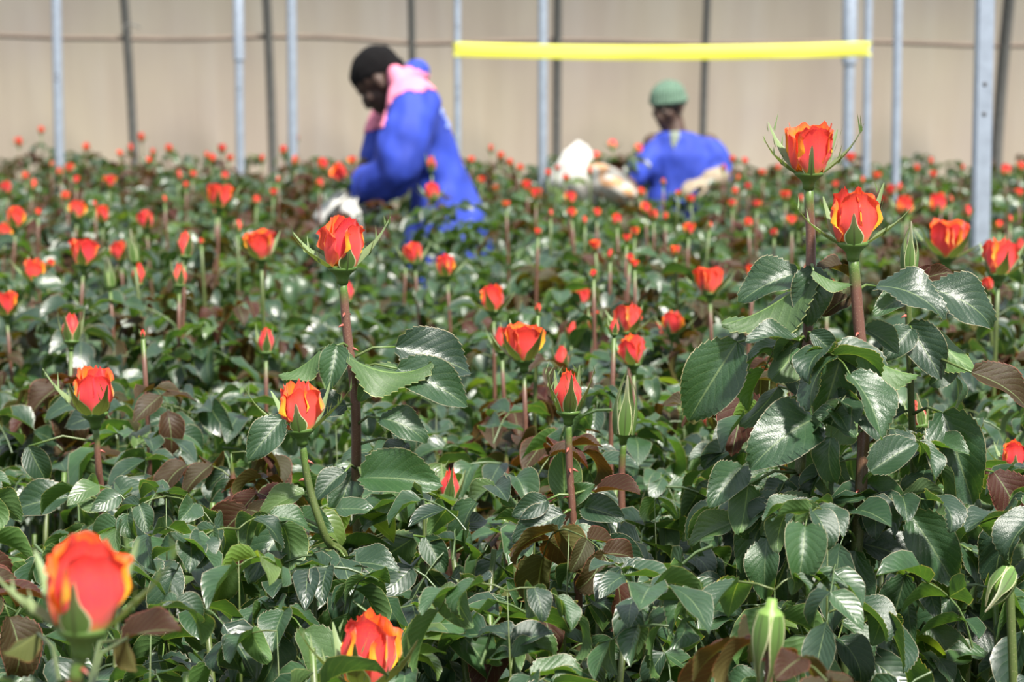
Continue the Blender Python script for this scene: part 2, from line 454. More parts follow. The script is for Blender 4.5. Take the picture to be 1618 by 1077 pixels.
# a sticky-trap ribbon running round both slim posts: a front and a back run with rounded ends
pa, pb = at(723, 78, 11.95), at(1370, 78, 11.8)
ctr = (pa + pb) / 2
NT = 60
path = []
ra = 0.022
for k in range(NT + 1):
    s = k / NT
    q = pa.lerp(pb, s)
    z = (at(723, 78, 11.95).z * (1 - s) + at(1370, 77, 11.8).z * s) - 0.018 * 4 * s * (1 - s)
    path.append(Vector((q.x, q.y - ra, z)))
dx = (pb - pa).normalized()
for k in range(1, 8):
    a = -PI / 2 + PI * k / 8
    path.append(Vector((pb.x + math.cos(a) * ra, pb.y + math.sin(a) * ra, path[NT].z)))
for k in range(NT + 1):
    q = path[NT - k]; path.append(Vector((q.x, q.y + 2 * ra, q.z)))
for k in range(1, 8):
    a = PI / 2 + PI * k / 8
    path.append(Vector((pa.x + math.cos(a) * ra, pa.y + math.sin(a) * ra, path[0].z)))
V, F = [], []
prof = [(-0.035, 0.004), (-0.025, 0.0), (0, -0.004), (0.025, 0.0), (0.035, 0.005)]
for i, q in enumerate(path):
    for dz, off in prof:
        wob = 0.003 * noise.noise(Vector((q.x * 4, dz * 20, 1)))
        V.append((q.x - ctr.x, q.y - ctr.y + (off + wob if i <= NT else -off + wob), q.z - ctr.z + dz))
m_ = len(prof)
F = [(i * m_ + j, ((i + 1) % len(path)) * m_ + j, ((i + 1) % len(path)) * m_ + j + 1, i * m_ + j + 1) for i in range(len(path)) for j in range(m_ - 1)]
tp = obj('sticky_trap_tape', mesh('sticky_trap_tape', V, F), tape())
tp.location = ctr
tag(tp, 'bright yellow sticky insect tape stretched level between two slim posts', 'tape')

# ------------------------------------------------------------------ leaves
def leaflet(nst, ncol, droop=0.35, fold=0.35, wave=0.02, serr=0.0, seed=0, wmax=0.31, twist=0.0):
    """Unit leaflet: base at 0, midrib along +Y, upper face +Z. Returns V, F, UV."""
    rnd = random.Random(seed)
    ph = rnd.uniform(0, 6)
    vs = np.linspace(0, 1, nst)
    us = np.linspace(-1, 1, ncol)
    V, UV = [], []
    ang, y, z = 0.18, 0.0, 0.0
    ys, zs_, an = [], [], []
    for i, v in enumerate(vs):
        ys.append(y); zs_.append(z); an.append(ang)
        ang -= droop * 1.6 / (nst - 1) * (0.5 + v)
        y += math.cos(ang) / (nst - 1); z += math.sin(ang) / (nst - 1)
    for i, v in enumerate(vs):
        hw = wmax * (max(0.0, math.sin(PI * v ** 0.80))) ** 0.80 * (1 - 0.12 * v)
        if i == 0: hw = 0.006
        if i == nst - 1: hw = 0.004
        if serr and 0 < i < nst - 1: tooth = serr * (1 if i % 2 else -0.7)
        else: tooth = 0
        tw = twist * (v - 0.3)
        for u in us:
            x = u * hw
            yy = 0.0
            if abs(u) > 0.99: x += math.copysign(tooth, u); yy = -tooth * 1.2
            n_ = abs(x) * fold + wave * math.sin(v * 11 + ph + (1.5 if u > 0 else 0)) * abs(u) ** 2 - 0.25 * x * x
            xx = x * math.cos(tw) - n_ * math.sin(tw); nn = x * math.sin(tw) + n_ * math.cos(tw)
            V.append((xx, ys[i] + yy - nn * math.sin(an[i]), zs_[i] + nn * math.cos(an[i])))
            UV.append((0.5 + 0.5 * u, v))
    F = [(i * ncol + j, i * ncol + j + 1, (i + 1) * ncol + j + 1, (i + 1) * ncol + j) for i in range(nst - 1) for j in range(ncol - 1)]
    return np.array(V), np.array(F), np.array(UV)

def leaflet_set(nst, ncol, serr, n, s0):
    out = []
    for k in range(n):
        r = random.Random(s0 + k)
        out.append(leaflet(nst, ncol, r.uniform(0.25, 1.25), r.uniform(0.25, 1.0), r.uniform(0.01, 0.05), serr, s0 + k, r.uniform(0.28, 0.34), r.uniform(-0.7, 0.7)))
    return out
LF0 = leaflet_set(31, 7, 0.019, 10, 100)      # close: toothed rim
LF1 = leaflet_set(7, 3, 0.0, 8, 200)
LF2 = leaflet_set(5, 3, 0.0, 6, 300)
def leaflet_meshes(m, nm): 
    out = []
    for k, (V, F, UV) in enumerate(LF0):
        me = mesh(nm, V, F, UV, 0.12 + 0.76 * k / 9.0); me.materials.append(m); out.append(me)
    return out
LEAFLET = leaflet_meshes(M_LEAF, 'leaflet')
LEAFLET_Y = leaflet_meshes(M_YOUNG, 'young_leaflet')

def frame(pos, ydir, zhint, s=1.0):
    y = Vector(ydir).normalized()
    z = Vector(zhint) - y * Vector(zhint).dot(y)
    if z.length < 1e-4: z = Vector((0.3, 0.2, 1)) - y * y.dot(Vector((0.3, 0.2, 1)))
    z.normalize()
    x = y.cross(z)
    M = Matrix(((x.x, y.x, z.x, 0), (x.y, y.y, z.y, 0), (x.z, y.z, z.z, 0), (0, 0, 0, 1)))
    M = M @ Matrix.Scale(s, 4)
    M.translation = Vector(pos)
    return M

def compound(seed, npair=2):
    """Layout of one compound rose leaf: rachis points and leaflet matrices; local +Y outward, +Z up."""
    r = random.Random(seed)
    L = r.uniform(0.085, 0.125)
    e0, e1 = r.uniform(0.2, 0.8), r.uniform(-1.0, -0.1)
    pts, p, = [Vector((0, 0, 0))], Vector((0, 0, 0))
    K = 6
    for k in range(K):
        e = e0 + (e1 - e0) * k / (K - 1)
        p = p + Vector((r.uniform(-.12, .12), math.cos(e), math.sin(e))).normalized() * (L / K)
        pts.append(p.copy())
    ms = []
    d_end = (pts[-1] - pts[-2]).normalized()
    s = r.uniform(0.060, 0.082)
    ms.append(frame(pts[-1], d_end + Vector((r.uniform(-.25, .25), 0, r.uniform(-0.5, .1))), (r.uniform(-.4, .4), 0.25, 1), s))
    for q in range(npair):
        i = K - 2 - q * 2 if npair == 2 else K - 2 - q
        base = pts[max(i, 1)]
        for sd_ in (-1, 1):
            dirv = Vector((sd_ * 1.0, r.uniform(0.25, 0.85), r.uniform(-0.95, 0.2)))
            ms.append(frame(base, dirv, (sd_ * r.uniform(-.3, .7), r.uniform(-.5, .5), 1), s * r.uniform(0.72, 0.92) * (1 - 0.12 * q)))
    return pts, ms
COMP = [compound(500 + k, 2 if k % 3 else 3) for k in range(9)]

def compound_mesh(k, LF, sides):
    pts, ms = COMP[k]
    b = Bag()
    rr = random.Random(k)
    V, F, UV = tube(pts, [0.0016 - 0.0007 * i / 6 for i in range(len(pts))], sides)
    Fq = [f for f in F if len(f) == 4]
    b.add(V, np.array(Fq), np.full((len(V), 2), (0.5, 0.3)), 0.9)
    for j, M in enumerate(ms):
        lv, lf, lu = LF[(k * 3 + j) % len(LF)]
        b.add(xf(M, lv), lf, lu, rr.random())
    return b
RACHIS = []
for k in range(9):
    pts, ms = COMP[k]
    RACHIS.append(tube_mesh('leaf_stalk', pts, [0.0013 - 0.0005 * i / 6 for i in range(len(pts))], 5)); RACHIS[-1].materials.append(M_CANE)
def cm(LF, m, nm, sides=4):
    out = []
    for k in range(9):
        me = compound_mesh(k, LF, sides).mesh(nm); me.materials.append(m); out.append(me)
    return out
CL_MID, CL_MID_Y = cm(LF1, M_LEAF, 'compound_leaf'), cm(LF1, M_YOUNG, 'young_compound_leaf')
CL_FAR, CL_FAR_Y = cm(LF2, M_LEAF, 'far_leaf', 3), cm(LF2, M_YOUNG, 'far_young_leaf', 3)
CB1 = [compound_mesh(k, LF1, 3) for k in range(9)]
CB2 = [compound_mesh(k, LF2, 3) for k in range(9)]

def leaf_matrix(p, az, tilt, s):
    return Matrix.Translation(p) @ Matrix.Rotation(az, 4, 'Z') @ Matrix.Rotation(tilt, 4, 'X') @ Matrix.Scale(s, 4)

def foliage_mesh(seed, ztop, n, lod, rad=0.24, zlow=0.22):
    """Leaves of a bush below its top shoots, as one mesh (nobody could count them)."""
    r = random.Random(seed)
    b = Bag()
    src = CB1 if lod == 1 else CB2
    for k in range(n):
        z = ztop - (ztop - zlow) * (r.random() ** 1.25)
        a, q = r.uniform(0, 2 * PI), rad * math.sqrt(r.random())
        M = leaf_matrix(Vector((q * math.cos(a), q * math.sin(a), z)), a - PI / 2 + r.uniform(-1.1, 1.1), r.uniform(-1.15, 0.6), r.uniform(0.8, 1.25))
        c = src[r.randrange(9)]
        for V, t in zip(c.v, c.t): pass
        V = xf(M, np.concatenate(c.v))
        tt = np.clip(np.concatenate(c.t) + r.uniform(-.25, .25), 0, 1)
        off = b.n
        b.v.append(V); b.f.extend([[i + off for i in f] for f in c.f]); b.uv.append(np.concatenate(c.uv)); b.t.append(tt); b.n += len(V)
    return b.mesh('lower_foliage')

# ------------------------------------------------------------------ flowers (unit: height of the coloured part = 1)
def petal(r, phi, W, R0, Rm, Rt, h, side, top, drop, nu=11, nv=10, z0=0.0):
    """Outer face outwards. side, top: how far the side edges and the upper rim roll back; drop: how much lower the corners are than the tip."""
    V, UV = [], []
    asym = r.uniform(-.5, .5); p1 = r.uniform(0, 6); p2 = r.uniform(0, 6); tipu = r.uniform(-.35, .35)
    for j in range(nv):
        t = j / (nv - 1)
        a = W * (0.34 + 0.66 * math.sin(min(1.0, t / 0.5) * PI / 2))
        if t > 0.8: a *= 1 - 0.16 * ((t - 0.8) / 0.2) ** 2
        if t < 0.5: k = t / 0.5; k = k * (2 - k); R = R0 + (Rm - R0) * k
        else: k = (t - 0.5) / 0.5; k = k * k * (3 - 2 * k); R = Rm + (Rt - Rm) * k
        for i in range(nu):
            u = -1 + 2 * i / (nu - 1); s = abs(u)
            sgn = 1 if u > 0 else -1
            ang = phi + a * u; rr = R
            d = abs(u - tipu)
            z = z0 + h * t * (1 - t * drop * (0.35 * min(1, d) + 0.65 * s ** 4) + 0.05 * t * t * max(0, 1 - d / 0.22) + 0.022 * t * t * math.sin(7 * u + p2))
            if s > 0.55:
                k = (s - 0.55) / 0.45
                q_ = min(1, max(0, (t - 0.22) / 0.35)); e = max(0, side * (1 + asym * sgn)) * q_ * q_ * (3 - 2 * q_) * (1 - 0.35 * t)
                rr += 0.17 * e * math.sin(k * PI * 0.62)
                ang -= sgn * a * 0.52 * e * k ** 2
            if t > 0.72:
                k = (t - 0.72) / 0.28
                cu = top * (0.4 + 0.6 * s)
                rr += 0.16 * cu * k ** 2; z -= 0.07 * cu * k ** 3
            rr += 0.018 * t * math.sin(4 * u + p1) + 0.010 * t * math.sin(9 * u + p2)
            V.append((rr * math.cos(ang), rr * math.sin(ang), z)); UV.append((0.5 + 0.5 * u, t))
    F = [(j * nu + i, j * nu + i + 1, (j + 1) * nu + i + 1, (j + 1) * nu + i) for j in range(nv - 1) for i in range(nu - 1)]
    return np.array(V), np.array(F), np.array(UV)

def sepal(r, phi, L, wd, spread, up, lobes=True, r0=0.20, n=10):
    """spread: start angle away from the axis; up: how far it curves back upwards."""
    V, F, UV = [], [], []
    p = Vector((r0, 0, 0.0)); a = spread
    ds = L / (n - 1)
    mid = []
    for i in range(n):
        v = i / (n - 1)
        mid.append((p.copy(), a))
        a -= up / (n - 1)
        p = p + Vector((math.sin(a), 0, math.cos(a))) * ds
    for i, (q, a) in enumerate(mid):
        v = i / (n - 1)
        hw = wd * (1 - v) ** 0.75 * (0.75 + 0.6 * math.sin(PI * min(1, v * 1.6))) * 0.5
        if v > 0.8: hw = wd * 0.10 * (1.05 - v) / 0.2 + 0.004
        nrm = Vector((math.cos(a), 0, -math.sin(a)))
        for u in (-1, 0, 1):
            c = q + Vector((0, 1, 0)) * (u * hw) + nrm * (-0.35 * hw * abs(u))
            V.append(tuple(c)); UV.append((0.5 + 0.5 * u, v))
    for i in range(n - 1):
        for j in range(2):
            F.append((i * 3 + j, i * 3 + j + 1, (i + 1) * 3 + j + 1, (i + 1) * 3 + j))
    if lobes:
        for i in (2, 4, 6):
            q, a = mid[i]
            for sgn in (-1, 1):
                if r.random() < 0.3: continue
                hw = wd * 0.40
                l = L * r.uniform(0.14, 0.32)
                b0 = q + Vector((0, sgn * hw * 0.7, 0)); fw = Vector((math.sin(a), 0, math.cos(a)))
                inw = Vector((-math.cos(a), 0, math.sin(a)))
                tip = b0 + fw * l * 0.8 + Vector((0, sgn * l * 0.25, 0)) + inw * l * 0.55
                k = len(V)
                V += [tuple(b0 - fw * 0.03), tuple(b0 + fw * 0.05), tuple((b0 * .4 + tip * .6) + fw * 0.02), tuple(tip)]
                UV += [(0.5, .3), (0.3, .4), (0.3, .6), (0.5, .9)]
                F.append((k, k + 1, k + 2, k + 3))
    A = np.array(V); c, s = math.cos(phi), math.sin(phi)
    A = np.stack([A[:, 0] * c - A[:, 1] * s, A[:, 0] * s + A[:, 1] * c, A[:, 2]], 1)
    return A, F, np.array(UV)

def flower_parts(kind, seed, lod=0):
    """[(name, V, F, UV, material)], receptacle first."""
    r = random.Random(seed)
    out = []
    nu, nv = ((13, 12), (7, 6), (5, 4))[lod]
    if kind == 'green':
        prof = [(0.10, -0.30), (0.13, -0.12), (0.24, -0.04), (0.30, 0.08), (0.33, 0.25), (0.30, 0.45), (0.20, 0.66), (0.07, 0.80), (0.01, 0.84)]
    else:
        prof = [(0.112, -0.30), (0.116, -0.22), (0.135, -0.15), (0.19, -0.09), (0.27, -0.03), (0.295, 0.02), (0.27, 0.06), (0.12, 0.07)]
    V, F, UV = lathe(prof, (16, 10, 6)[lod])
    out.append(('flower', V, F, UV, M_BUD if kind == 'green' else M_CALYX))
    def P(*a, **k): out.append(('petal', *petal(r, *a, nu=nu, nv=nv, **k), M_PETAL))
    g = r.uniform(0, 6.28)
    if kind == 'open':
        for k in range(4): P(g + k * PI / 2 + r.uniform(-.2, .2), 1.12, 0.27, 0.39, 0.40, r.uniform(0.88, 1.0), r.uniform(0.5, 1.2), r.uniform(0.2, 0.7), r.uniform(0.10, 0.24))
        for k in range(3): P(g + .8 + k * 2.1, 1.05, 0.22, 0.34, 0.36, r.uniform(0.90, 1.0), r.uniform(0.5, 1.0), r.uniform(0.2, 0.7), 0.18)
        for k in range(3): P(g + k * 2.1, 1.0, 0.16, 0.25, 0.24, r.uniform(0.84, 0.93), 0.4, 0.3, 0.16)
        for k in range(2 if lod < 2 else 0): P(g + k * 3.1 + 1, 1.3, 0.08, 0.15, 0.13, 0.86, 0.2, 0.2, 0.12)
    elif kind == 'half':
        for k in range(3): P(g + k * 2 * PI / 3 + r.uniform(-.15, .15), 1.35, 0.26, 0.36, 0.29, r.uniform(0.80, 0.96), r.uniform(0.6, 1.3), r.uniform(0.2, 0.8), r.uniform(0.12, 0.26))
        for k in range(2): P(g + 1.0 + k * PI, 1.5, 0.21, 0.31, 0.22, r.uniform(0.95, 1.02), r.uniform(0.4, 0.9), r.uniform(0.2, 0.6), 0.16)
        for k in range(2): P(g + .4 + k * PI, 1.5, 0.14, 0.21, 0.14, r.uniform(0.97, 1.03), 0.3, 0.2, 0.14)
    elif kind == 'tight':
        for k in range(3): P(g + k * 2 * PI / 3, 1.35, 0.24, 0.31, 0.13, r.uniform(0.90, 1.0), r.uniform(0.1, 0.5), r.uniform(0.0, 0.35), 0.20)
        for k in range(2): P(g + 1 + k * PI, 1.5, 0.18, 0.25, 0.07, r.uniform(0.98, 1.05), 0.15, 0.1, 0.12)
    ns = 5
    ln = 8 if lod == 0 else 5
    for k in range(ns):
        ph = g * 0 + k * 2 * PI / 5 - PI / 2 + r.uniform(-.12, .12)
        if kind == 'green':
            out.append(('sepal', *sepal(r, ph, r.uniform(1.3, 1.9), 0.38, 0.26, 0.74, False, 0.31, n=ln + 3), M_SEPAL))
        elif kind == 'tight':
            out.append(('sepal', *sepal(r, ph, r.uniform(0.95, 1.2), 0.34, r.uniform(0.42, 0.62), r.uniform(0.25, 0.5), lod == 0, 0.26, n=ln), M_SEPAL))
        else:
            if k == 0: out.append(('sepal', *sepal(r, ph, 0.60, 0.34, 0.50, 0.60, False, 0.29, n=ln), M_SEPAL))       # short one hugging the bloom
            else: out.append(('sepal', *sepal(r, ph + (0.25 if k in (1, 4) else 0) * (1 if k == 4 else -1) * -1, r.uniform(0.95, 1.30), 0.34, r.uniform(0.92, 1.15), r.uniform(0.25, 0.70), lod == 0, 0.27, n=ln), M_SEPAL))
    return out

FLOWERS = {}
def flower_meshes(kind, v, lod):
    key = (kind, v, lod)
    if key not in FLOWERS:
        res = []
        if lod < 2:
            for nm, V, F, UV, m in flower_parts(kind, hash_(kind) + v * 17, lod):
                me = mesh(nm, V, F, UV); me.materials.append(m); res.append((nm, me))
        else:
            b = Bag(); slots = []; fm = []
            for nm, V, F, UV, m in flower_parts(kind, hash_(kind) + v * 17, 2):
                if m not in slots: slots.append(m)
                n0 = len(b.f)
                off = b.n
                b.v.append(np.asarray(V, float)); b.f.extend([[i + off for i in f] for f in F]); b.uv.append(np.asarray(UV, float)); b.t.append(np.full(len(V), .5)); b.n += len(V)
                fm += [slots.index(m)] * (len(b.f) - n0)
            me = b.mesh('flower')
            for m in slots: me.materials.append(m)
            me.polygons.foreach_set('material_index', fm)
            res.append(('flower', me))
        FLOWERS[key] = res
    return FLOWERS[key]
def hash_(s): return sum(ord(c) * 31 ** i for i, c in enumerate(s)) % 9973

def add_flower(parent, pos, axis, size, kind, v, lod, spin=0.0):
    """flower part (receptacle) with petals and sepals as its sub-parts."""
    z = Vector(axis).normalized()
    x = Vector((1, 0, 0)) - z * z.x; x.normalize(); y = z.cross(x)
    M = Matrix(((x.x, y.x, z.x, pos[0]), (x.y, y.y, z.y, pos[1]), (x.z, y.z, z.z, pos[2]), (0, 0, 0, 1))) @ Matrix.Rotation(spin, 4, 'Z') @ Matrix.Scale(size, 4)
    parts = flower_meshes(kind, v, lod)
    root = obj('flower', parts[0][1], None, parent, M)
    for nm, me in parts[1:]:
        obj(nm, me, None, root)
    return root

# ------------------------------------------------------------------ close plants: every leaf and leaflet its own object
rng = random.Random(7)
LOWER_A = [foliage_mesh(900 + k, 0.90, 24, 1) for k in range(6)]
for me in LOWER_A: me.materials.append(M_LEAF)
CANE_SET = []
for k in range(5):
    r = random.Random(60 + k); b = Bag()
    for c in range(3):
        a = r.uniform(0, 6.28); q = r.uniform(0.05, 0.16)
        pts = catmull([(0.02 * math.cos(a), 0.02 * math.sin(a), 0), (q * .6 * math.cos(a), q * .6 * math.sin(a), 0.4), (q * math.cos(a + .3), q * math.sin(a + .3), r.uniform(0.7, 0.92))], 4)
        V, F, UV = tube(pts, [0.006 - 0.0025 * i / (len(pts) - 1) for i in range(len(pts))], 6)
        b.v.append(np.array(V)); b.f.extend([[i + b.n for i in f] for f in F]); b.uv.append(np.array(UV)); b.t.append(np.full(len(V), .5)); b.n += len(V)
    me = b.mesh('canes'); me.materials.append(M_CANE); CANE_SET.append(me)

def near_leaf(parent, p, az, tilt, s, k, young=False):
    lf = obj('leaf', RACHIS[k], None, parent, leaf_matrix(p, az, tilt, s))
    src = LEAFLET_Y if young else LEAFLET
    for j, M in enumerate(COMP[k][1]):
        obj('leaflet', src[(k * 3 + j * 7 + int(az * 10)) % len(src)], None, lf, M)
    return lf

def hand_leaf(parent, root, stem_pts, B, T, facing, under, young, rnd):
    """A blade whose base and tip are known, with a stalk back to the stem."""
    B, T = Vector(B), Vector(T)
    L = (T - B).length
    camv = (CAM - B).normalized()
    hint = camv * facing + Vector((0, 0, 1)) * (1 - facing) + Vector((rnd.uniform(-.15, .15), 0, rnd.uniform(-.1, .1)))
    if under: hint = -hint
    M = frame(B, T - B, hint, L)
    src = LEAFLET_Y if young else LEAFLET
    # the flatter blades, so that base and tip stay where they belong
    k = rnd.choice(FLAT)
    # a bent blade ends short of its straight length: turn and scale it so its tip is at T
    tip = Vector(LF0[k][0][-4])
    q = tip.normalized().rotation_difference(Vector((0, 1, 0)))
    q = Vector((tip.x, tip.y, tip.z)).rotation_difference(Vector((0, 1, 0)))
    M = M @ q.to_matrix().to_4x4() @ Matrix.Scale(1 / tip.length, 4)
    M2 = Matrix.Translation(-root) @ M
    lf = obj('leaf', src[k], None, parent, M2)
    i = min(range(len(stem_pts)), key=lambda i: (stem_pts[i] - B).length + 0.6 * max(0, stem_pts[i].z - B.z))
    S = stem_pts[i]
    if (S - B).length > 0.008:
        midp = (S + B) / 2 + Vector((0, 0, 0.12 * (S - B).length))
        obj('leaf_stalk', tube_mesh('leaf_stalk', [S - root, (S * .6 + midp * .4) - root, midp - root, B - root], [0.0022, 0.0018, 0.0016, 0.0013], 6), M_CANE, lf.parent)
    return lf
FLAT = sorted(range(10), key=lambda k: -Vector(LF0[k][0][-4]).length)[:6]

LATER = []
ORD = 'first second third fourth fifth sixth seventh eighth ninth tenth eleventh twelfth thirteenth fourteenth fifteenth sixteenth seventeenth eighteenth nineteenth twentieth'.split()
ORD += ['twenty-' + o for o in ORD[:9]] + ['thirtieth'] + ['thirty-' + o for o in ORD[:9]]
PLANTS = []          # (x, y) of everything planted, for spacing
def near_plant(bl, size, kind, label, waypoints=(), group=None, leaves=9, zl=None, lower=True, young=0, lean=None, v=0, thick=1.0, spin=0.0, hand=(), axis=None, scale_lower=1.0, brown=True):
    """bl: bloom base point in the world (or the tip of a leafy shoot when kind is None)."""
    bl = Vector(bl)
    r = random.Random(int(bl.x * 1000) * 7 + int(bl.y * 1000) + len(PLANTS))
    wp = [Vector(p) for p in waypoints]
    last = wp[-1] if wp else bl
    g = Vector((last.x + r.uniform(-.04, .04), last.y + r.uniform(-.03, .05), 0.0)) if lean is None else Vector((lean[0], lean[1], 0))
    root = Vector((g.x, g.y, 0))
    t = thing('rose_plant' if label else 'rose_bush', root, label, 'rose', group)
    low = last.z
    ctrl = [root - Vector((0, 0, 0.02))]
    if low > 0.5: ctrl.append(Vector((g.x * .6 + last.x * .4, g.y * .6 + last.y * .4, low * 0.5)))
    ax0 = Vector(axis).normalized() if axis is not None else Vector((0, 0, 1))
    ctrl += list(reversed(wp)) + [bl - ax0 * 0.17 * size]
    pts = catmull(ctrl, 5)
    nn = len(pts)
    rb = 0.0043 * thick
    rad = [rb * (1.25 - 0.30 * i / (nn - 1)) for i in range(nn)]
    if kind: rad[-1] = min(rad[-1], 0.098 * size); rad[-2] = min(rad[-2], 0.5 * (rad[-1] + rad[-3]))
    if not kind: rad = [x * min(1.0, 0.12 + 0.30 * (nn - 1 - i)) for i, x in enumerate(rad)]
    st = obj('stem', tube_mesh('stem', [p - root for p in pts], rad, 10), M_STEM if brown else M_CANE, t)
    PLANTS.append((g.x, g.y))
    for q in range(4):                                               # thorns
        i = r.randrange(nn // 2, nn - 2); a = r.uniform(0, 6.28)
        d = Vector((math.cos(a), math.sin(a), -0.25))
        p = pts[i] - root
        V, F, UV = tube([p + d * rad[i] * 0.7, p + d * (rad[i] + 0.003), p + d * (rad[i] + 0.006) + Vector((0, 0, -0.001))], [0.0022, 0.0012, 0.0002], 5)
        obj('thorn', mesh('thorn', V, F), M_THORN, st)
    if kind:
        ax = axis if axis is not None else (pts[-1] - pts[-3]).normalized()
        add_flower(t, bl - root + Vector(ax) * 0.08 * size, ax, size, kind, v, 0, spin)
    # leaves up the stem
    ztop = (zl if zl is not None else bl.z - 0.10)
    az = r.uniform(0, 6.28)
    for q in range(leaves):
        z = ztop - q * r.uniform(0.035, 0.055)
        if z < 0.35: break
        i = min(range(nn), key=lambda i: abs(pts[i].z - z))
        az += 2.4 + r.uniform(-.4, .4)
        near_leaf(t, pts[i] - root, az, r.uniform(-.75, .3), r.uniform(0.8, 1.15) * (0.8 if q == 0 else 1), r.randrange(9), q < young)
    for hl in hand:
        hand_leaf(t, root, pts, *hl, r)
    if lower:
        obj('canes', CANE_SET[r.randrange(5)], None, t, Matrix.Rotation(r.uniform(0, 6), 4, 'Z'))['kind'] = 'stuff'
        lo = obj('lower_foliage', LOWER_A[r.randrange(6)], None, t, Matrix.Rotation(r.uniform(0, 6), 4, 'Z') @ Matrix.Diagonal((1, 1, scale_lower, 1)))
        lo['kind'] = 'stuff'
    return t


# ------------------------------------------------------------------ the two workers
def ring_loft(bm, secs, n=18):
    """secs: (centre, half axis a, half axis b) -> closed tube."""
    rows = []
    for c, a, b in secs:
        c, a, b = Vector(c), Vector(a), Vector(b)
        rows.append([bm.verts.new(c + a * math.cos(2 * PI * k / n) + b * math.sin(2 * PI * k / n)) for k in range(n)])
    for i in range(len(rows) - 1):
        for k in range(n): bm.faces.new((rows[i][k], rows[i][(k + 1) % n], rows[i + 1][(k + 1) % n], rows[i + 1][k]))
    bm.faces.new(list(reversed(rows[0]))); bm.faces.new(rows[-1])

def limb(bm, pts, rad, n=12, steps=4, flat=1.0):
    P = catmull(pts, steps)
    R = []
    for i in range(len(rad) - 1):
        for k in range(steps): R.append(rad[i] + (rad[i + 1] - rad[i]) * k / steps)
    R.append(rad[-1])
    # round the ends off
    d0 = (P[0] - P[1]).normalized(); d1 = (P[-1] - P[-2]).normalized()
    P = [P[0] + d0 * R[0] * 0.6] + P + [P[-1] + d1 * R[-1] * 0.6]; R = [R[0] * 0.55] + R + [R[-1] * 0.55]
    V, F, UV = tube(P, R, n)
    vs = [bm.verts.new(v) for v in V]
    for f in F: bm.faces.new([vs[i] for i in f])

def ball(bm, c, axes):
    """axes: three half-axis vectors."""
    A = Matrix([list(a) for a in axes]).transposed().to_4x4(); A.translation = Vector(c)
    bmesh.ops.create_icosphere(bm, subdivisions=3, radius=1.0, matrix=A)

def organic(name, bm, voxel, smooth, m, parent, fold=0.0, fscale=6.0, fstretch=(1, 1, .5)):
    """One continuous skin over everything in bm."""
    bmesh.ops.recalc_face_normals(bm, faces=bm.faces[:])
    me = bpy.data.meshes.new(name); bm.to_mesh(me); bm.free()
    o = bpy.data.objects.new(name, me); COL.objects.link(o)
    md = o.modifiers.new('r', 'REMESH'); md.mode = 'VOXEL'; md.voxel_size = voxel
    ms = o.modifiers.new('s', 'SMOOTH'); ms.factor = 0.6; ms.iterations = smooth
    dg = bpy.context.evaluated_depsgraph_get()
    new = bpy.data.meshes.new_from_object(o.evaluated_get(dg))
    bpy.data.objects.remove(o); bpy.data.meshes.remove(me)
    new.name = name
    new.polygons.foreach_set('use_smooth', np.ones(len(new.polygons), dtype=bool))
    if fold:
        nrm = [v.normal.copy() for v in new.vertices]
        for v, nn in zip(new.vertices, nrm):
            q = Vector((v.co.x * fstretch[0], v.co.y * fstretch[1], v.co.z * fstretch[2])) * fscale
            v.co += nn * fold * (noise.noise(q) + 0.5 * noise.noise(q * 2.3 + Vector((5, 1, 2))))
        new.update()
    new.materials.clear(); new.materials.append(m)
    return obj(name, new, None, parent)

def hand(bm, wrist, d, up, s=1.0, curl=0.9):
    """Palm, four unequal bent fingers and a thumb; d: along the hand, up: back of the hand."""
    d = Vector(d).normalized(); up = (Vector(up) - d * d.dot(Vector(up))).normalized(); sd_ = d.cross(up)
    w_ = Vector(wrist)
    ring_loft(bm, [(w_, sd_ * .024 * s, up * .017 * s), (w_ + d * .03 * s, sd_ * .033 * s, up * .016 * s), (w_ + d * .085 * s, sd_ * .042 * s, up * .014 * s), (w_ + d * .10 * s, sd_ * .036 * s, up * .010 * s)], 12)
    for k, (o, l) in enumerate(((-.031, .072), (-.010, .082), (.011, .077), (.031, .060))):
        p = w_ + d * .085 * s + sd_ * o * s; dd = d.copy(); pts = [p]
        a = 0
        for q in range(3):
            a += curl * (0.45 + 0.2 * q)
            dd = d * math.cos(a) - up * math.sin(a)
            p = p + dd * l * s * (0.45, 0.32, 0.25)[q]; pts.append(p)
        limb(bm, pts, [.0095 * s, .0088 * s, .008 * s, .007 * s], 8, 3)
    p = w_ + d * .03 * s - sd_ * .028 * s
    limb(bm, [p, p - sd_ * .022 * s + d * .022 * s - up * .01 * s, p - sd_ * .026 * s + d * .05 * s - up * .03 * s, p - sd_ * .012 * s + d * .066 * s - up * .045 * s], [.012 * s, .0105 * s, .0095 * s, .008 * s], 8, 3)

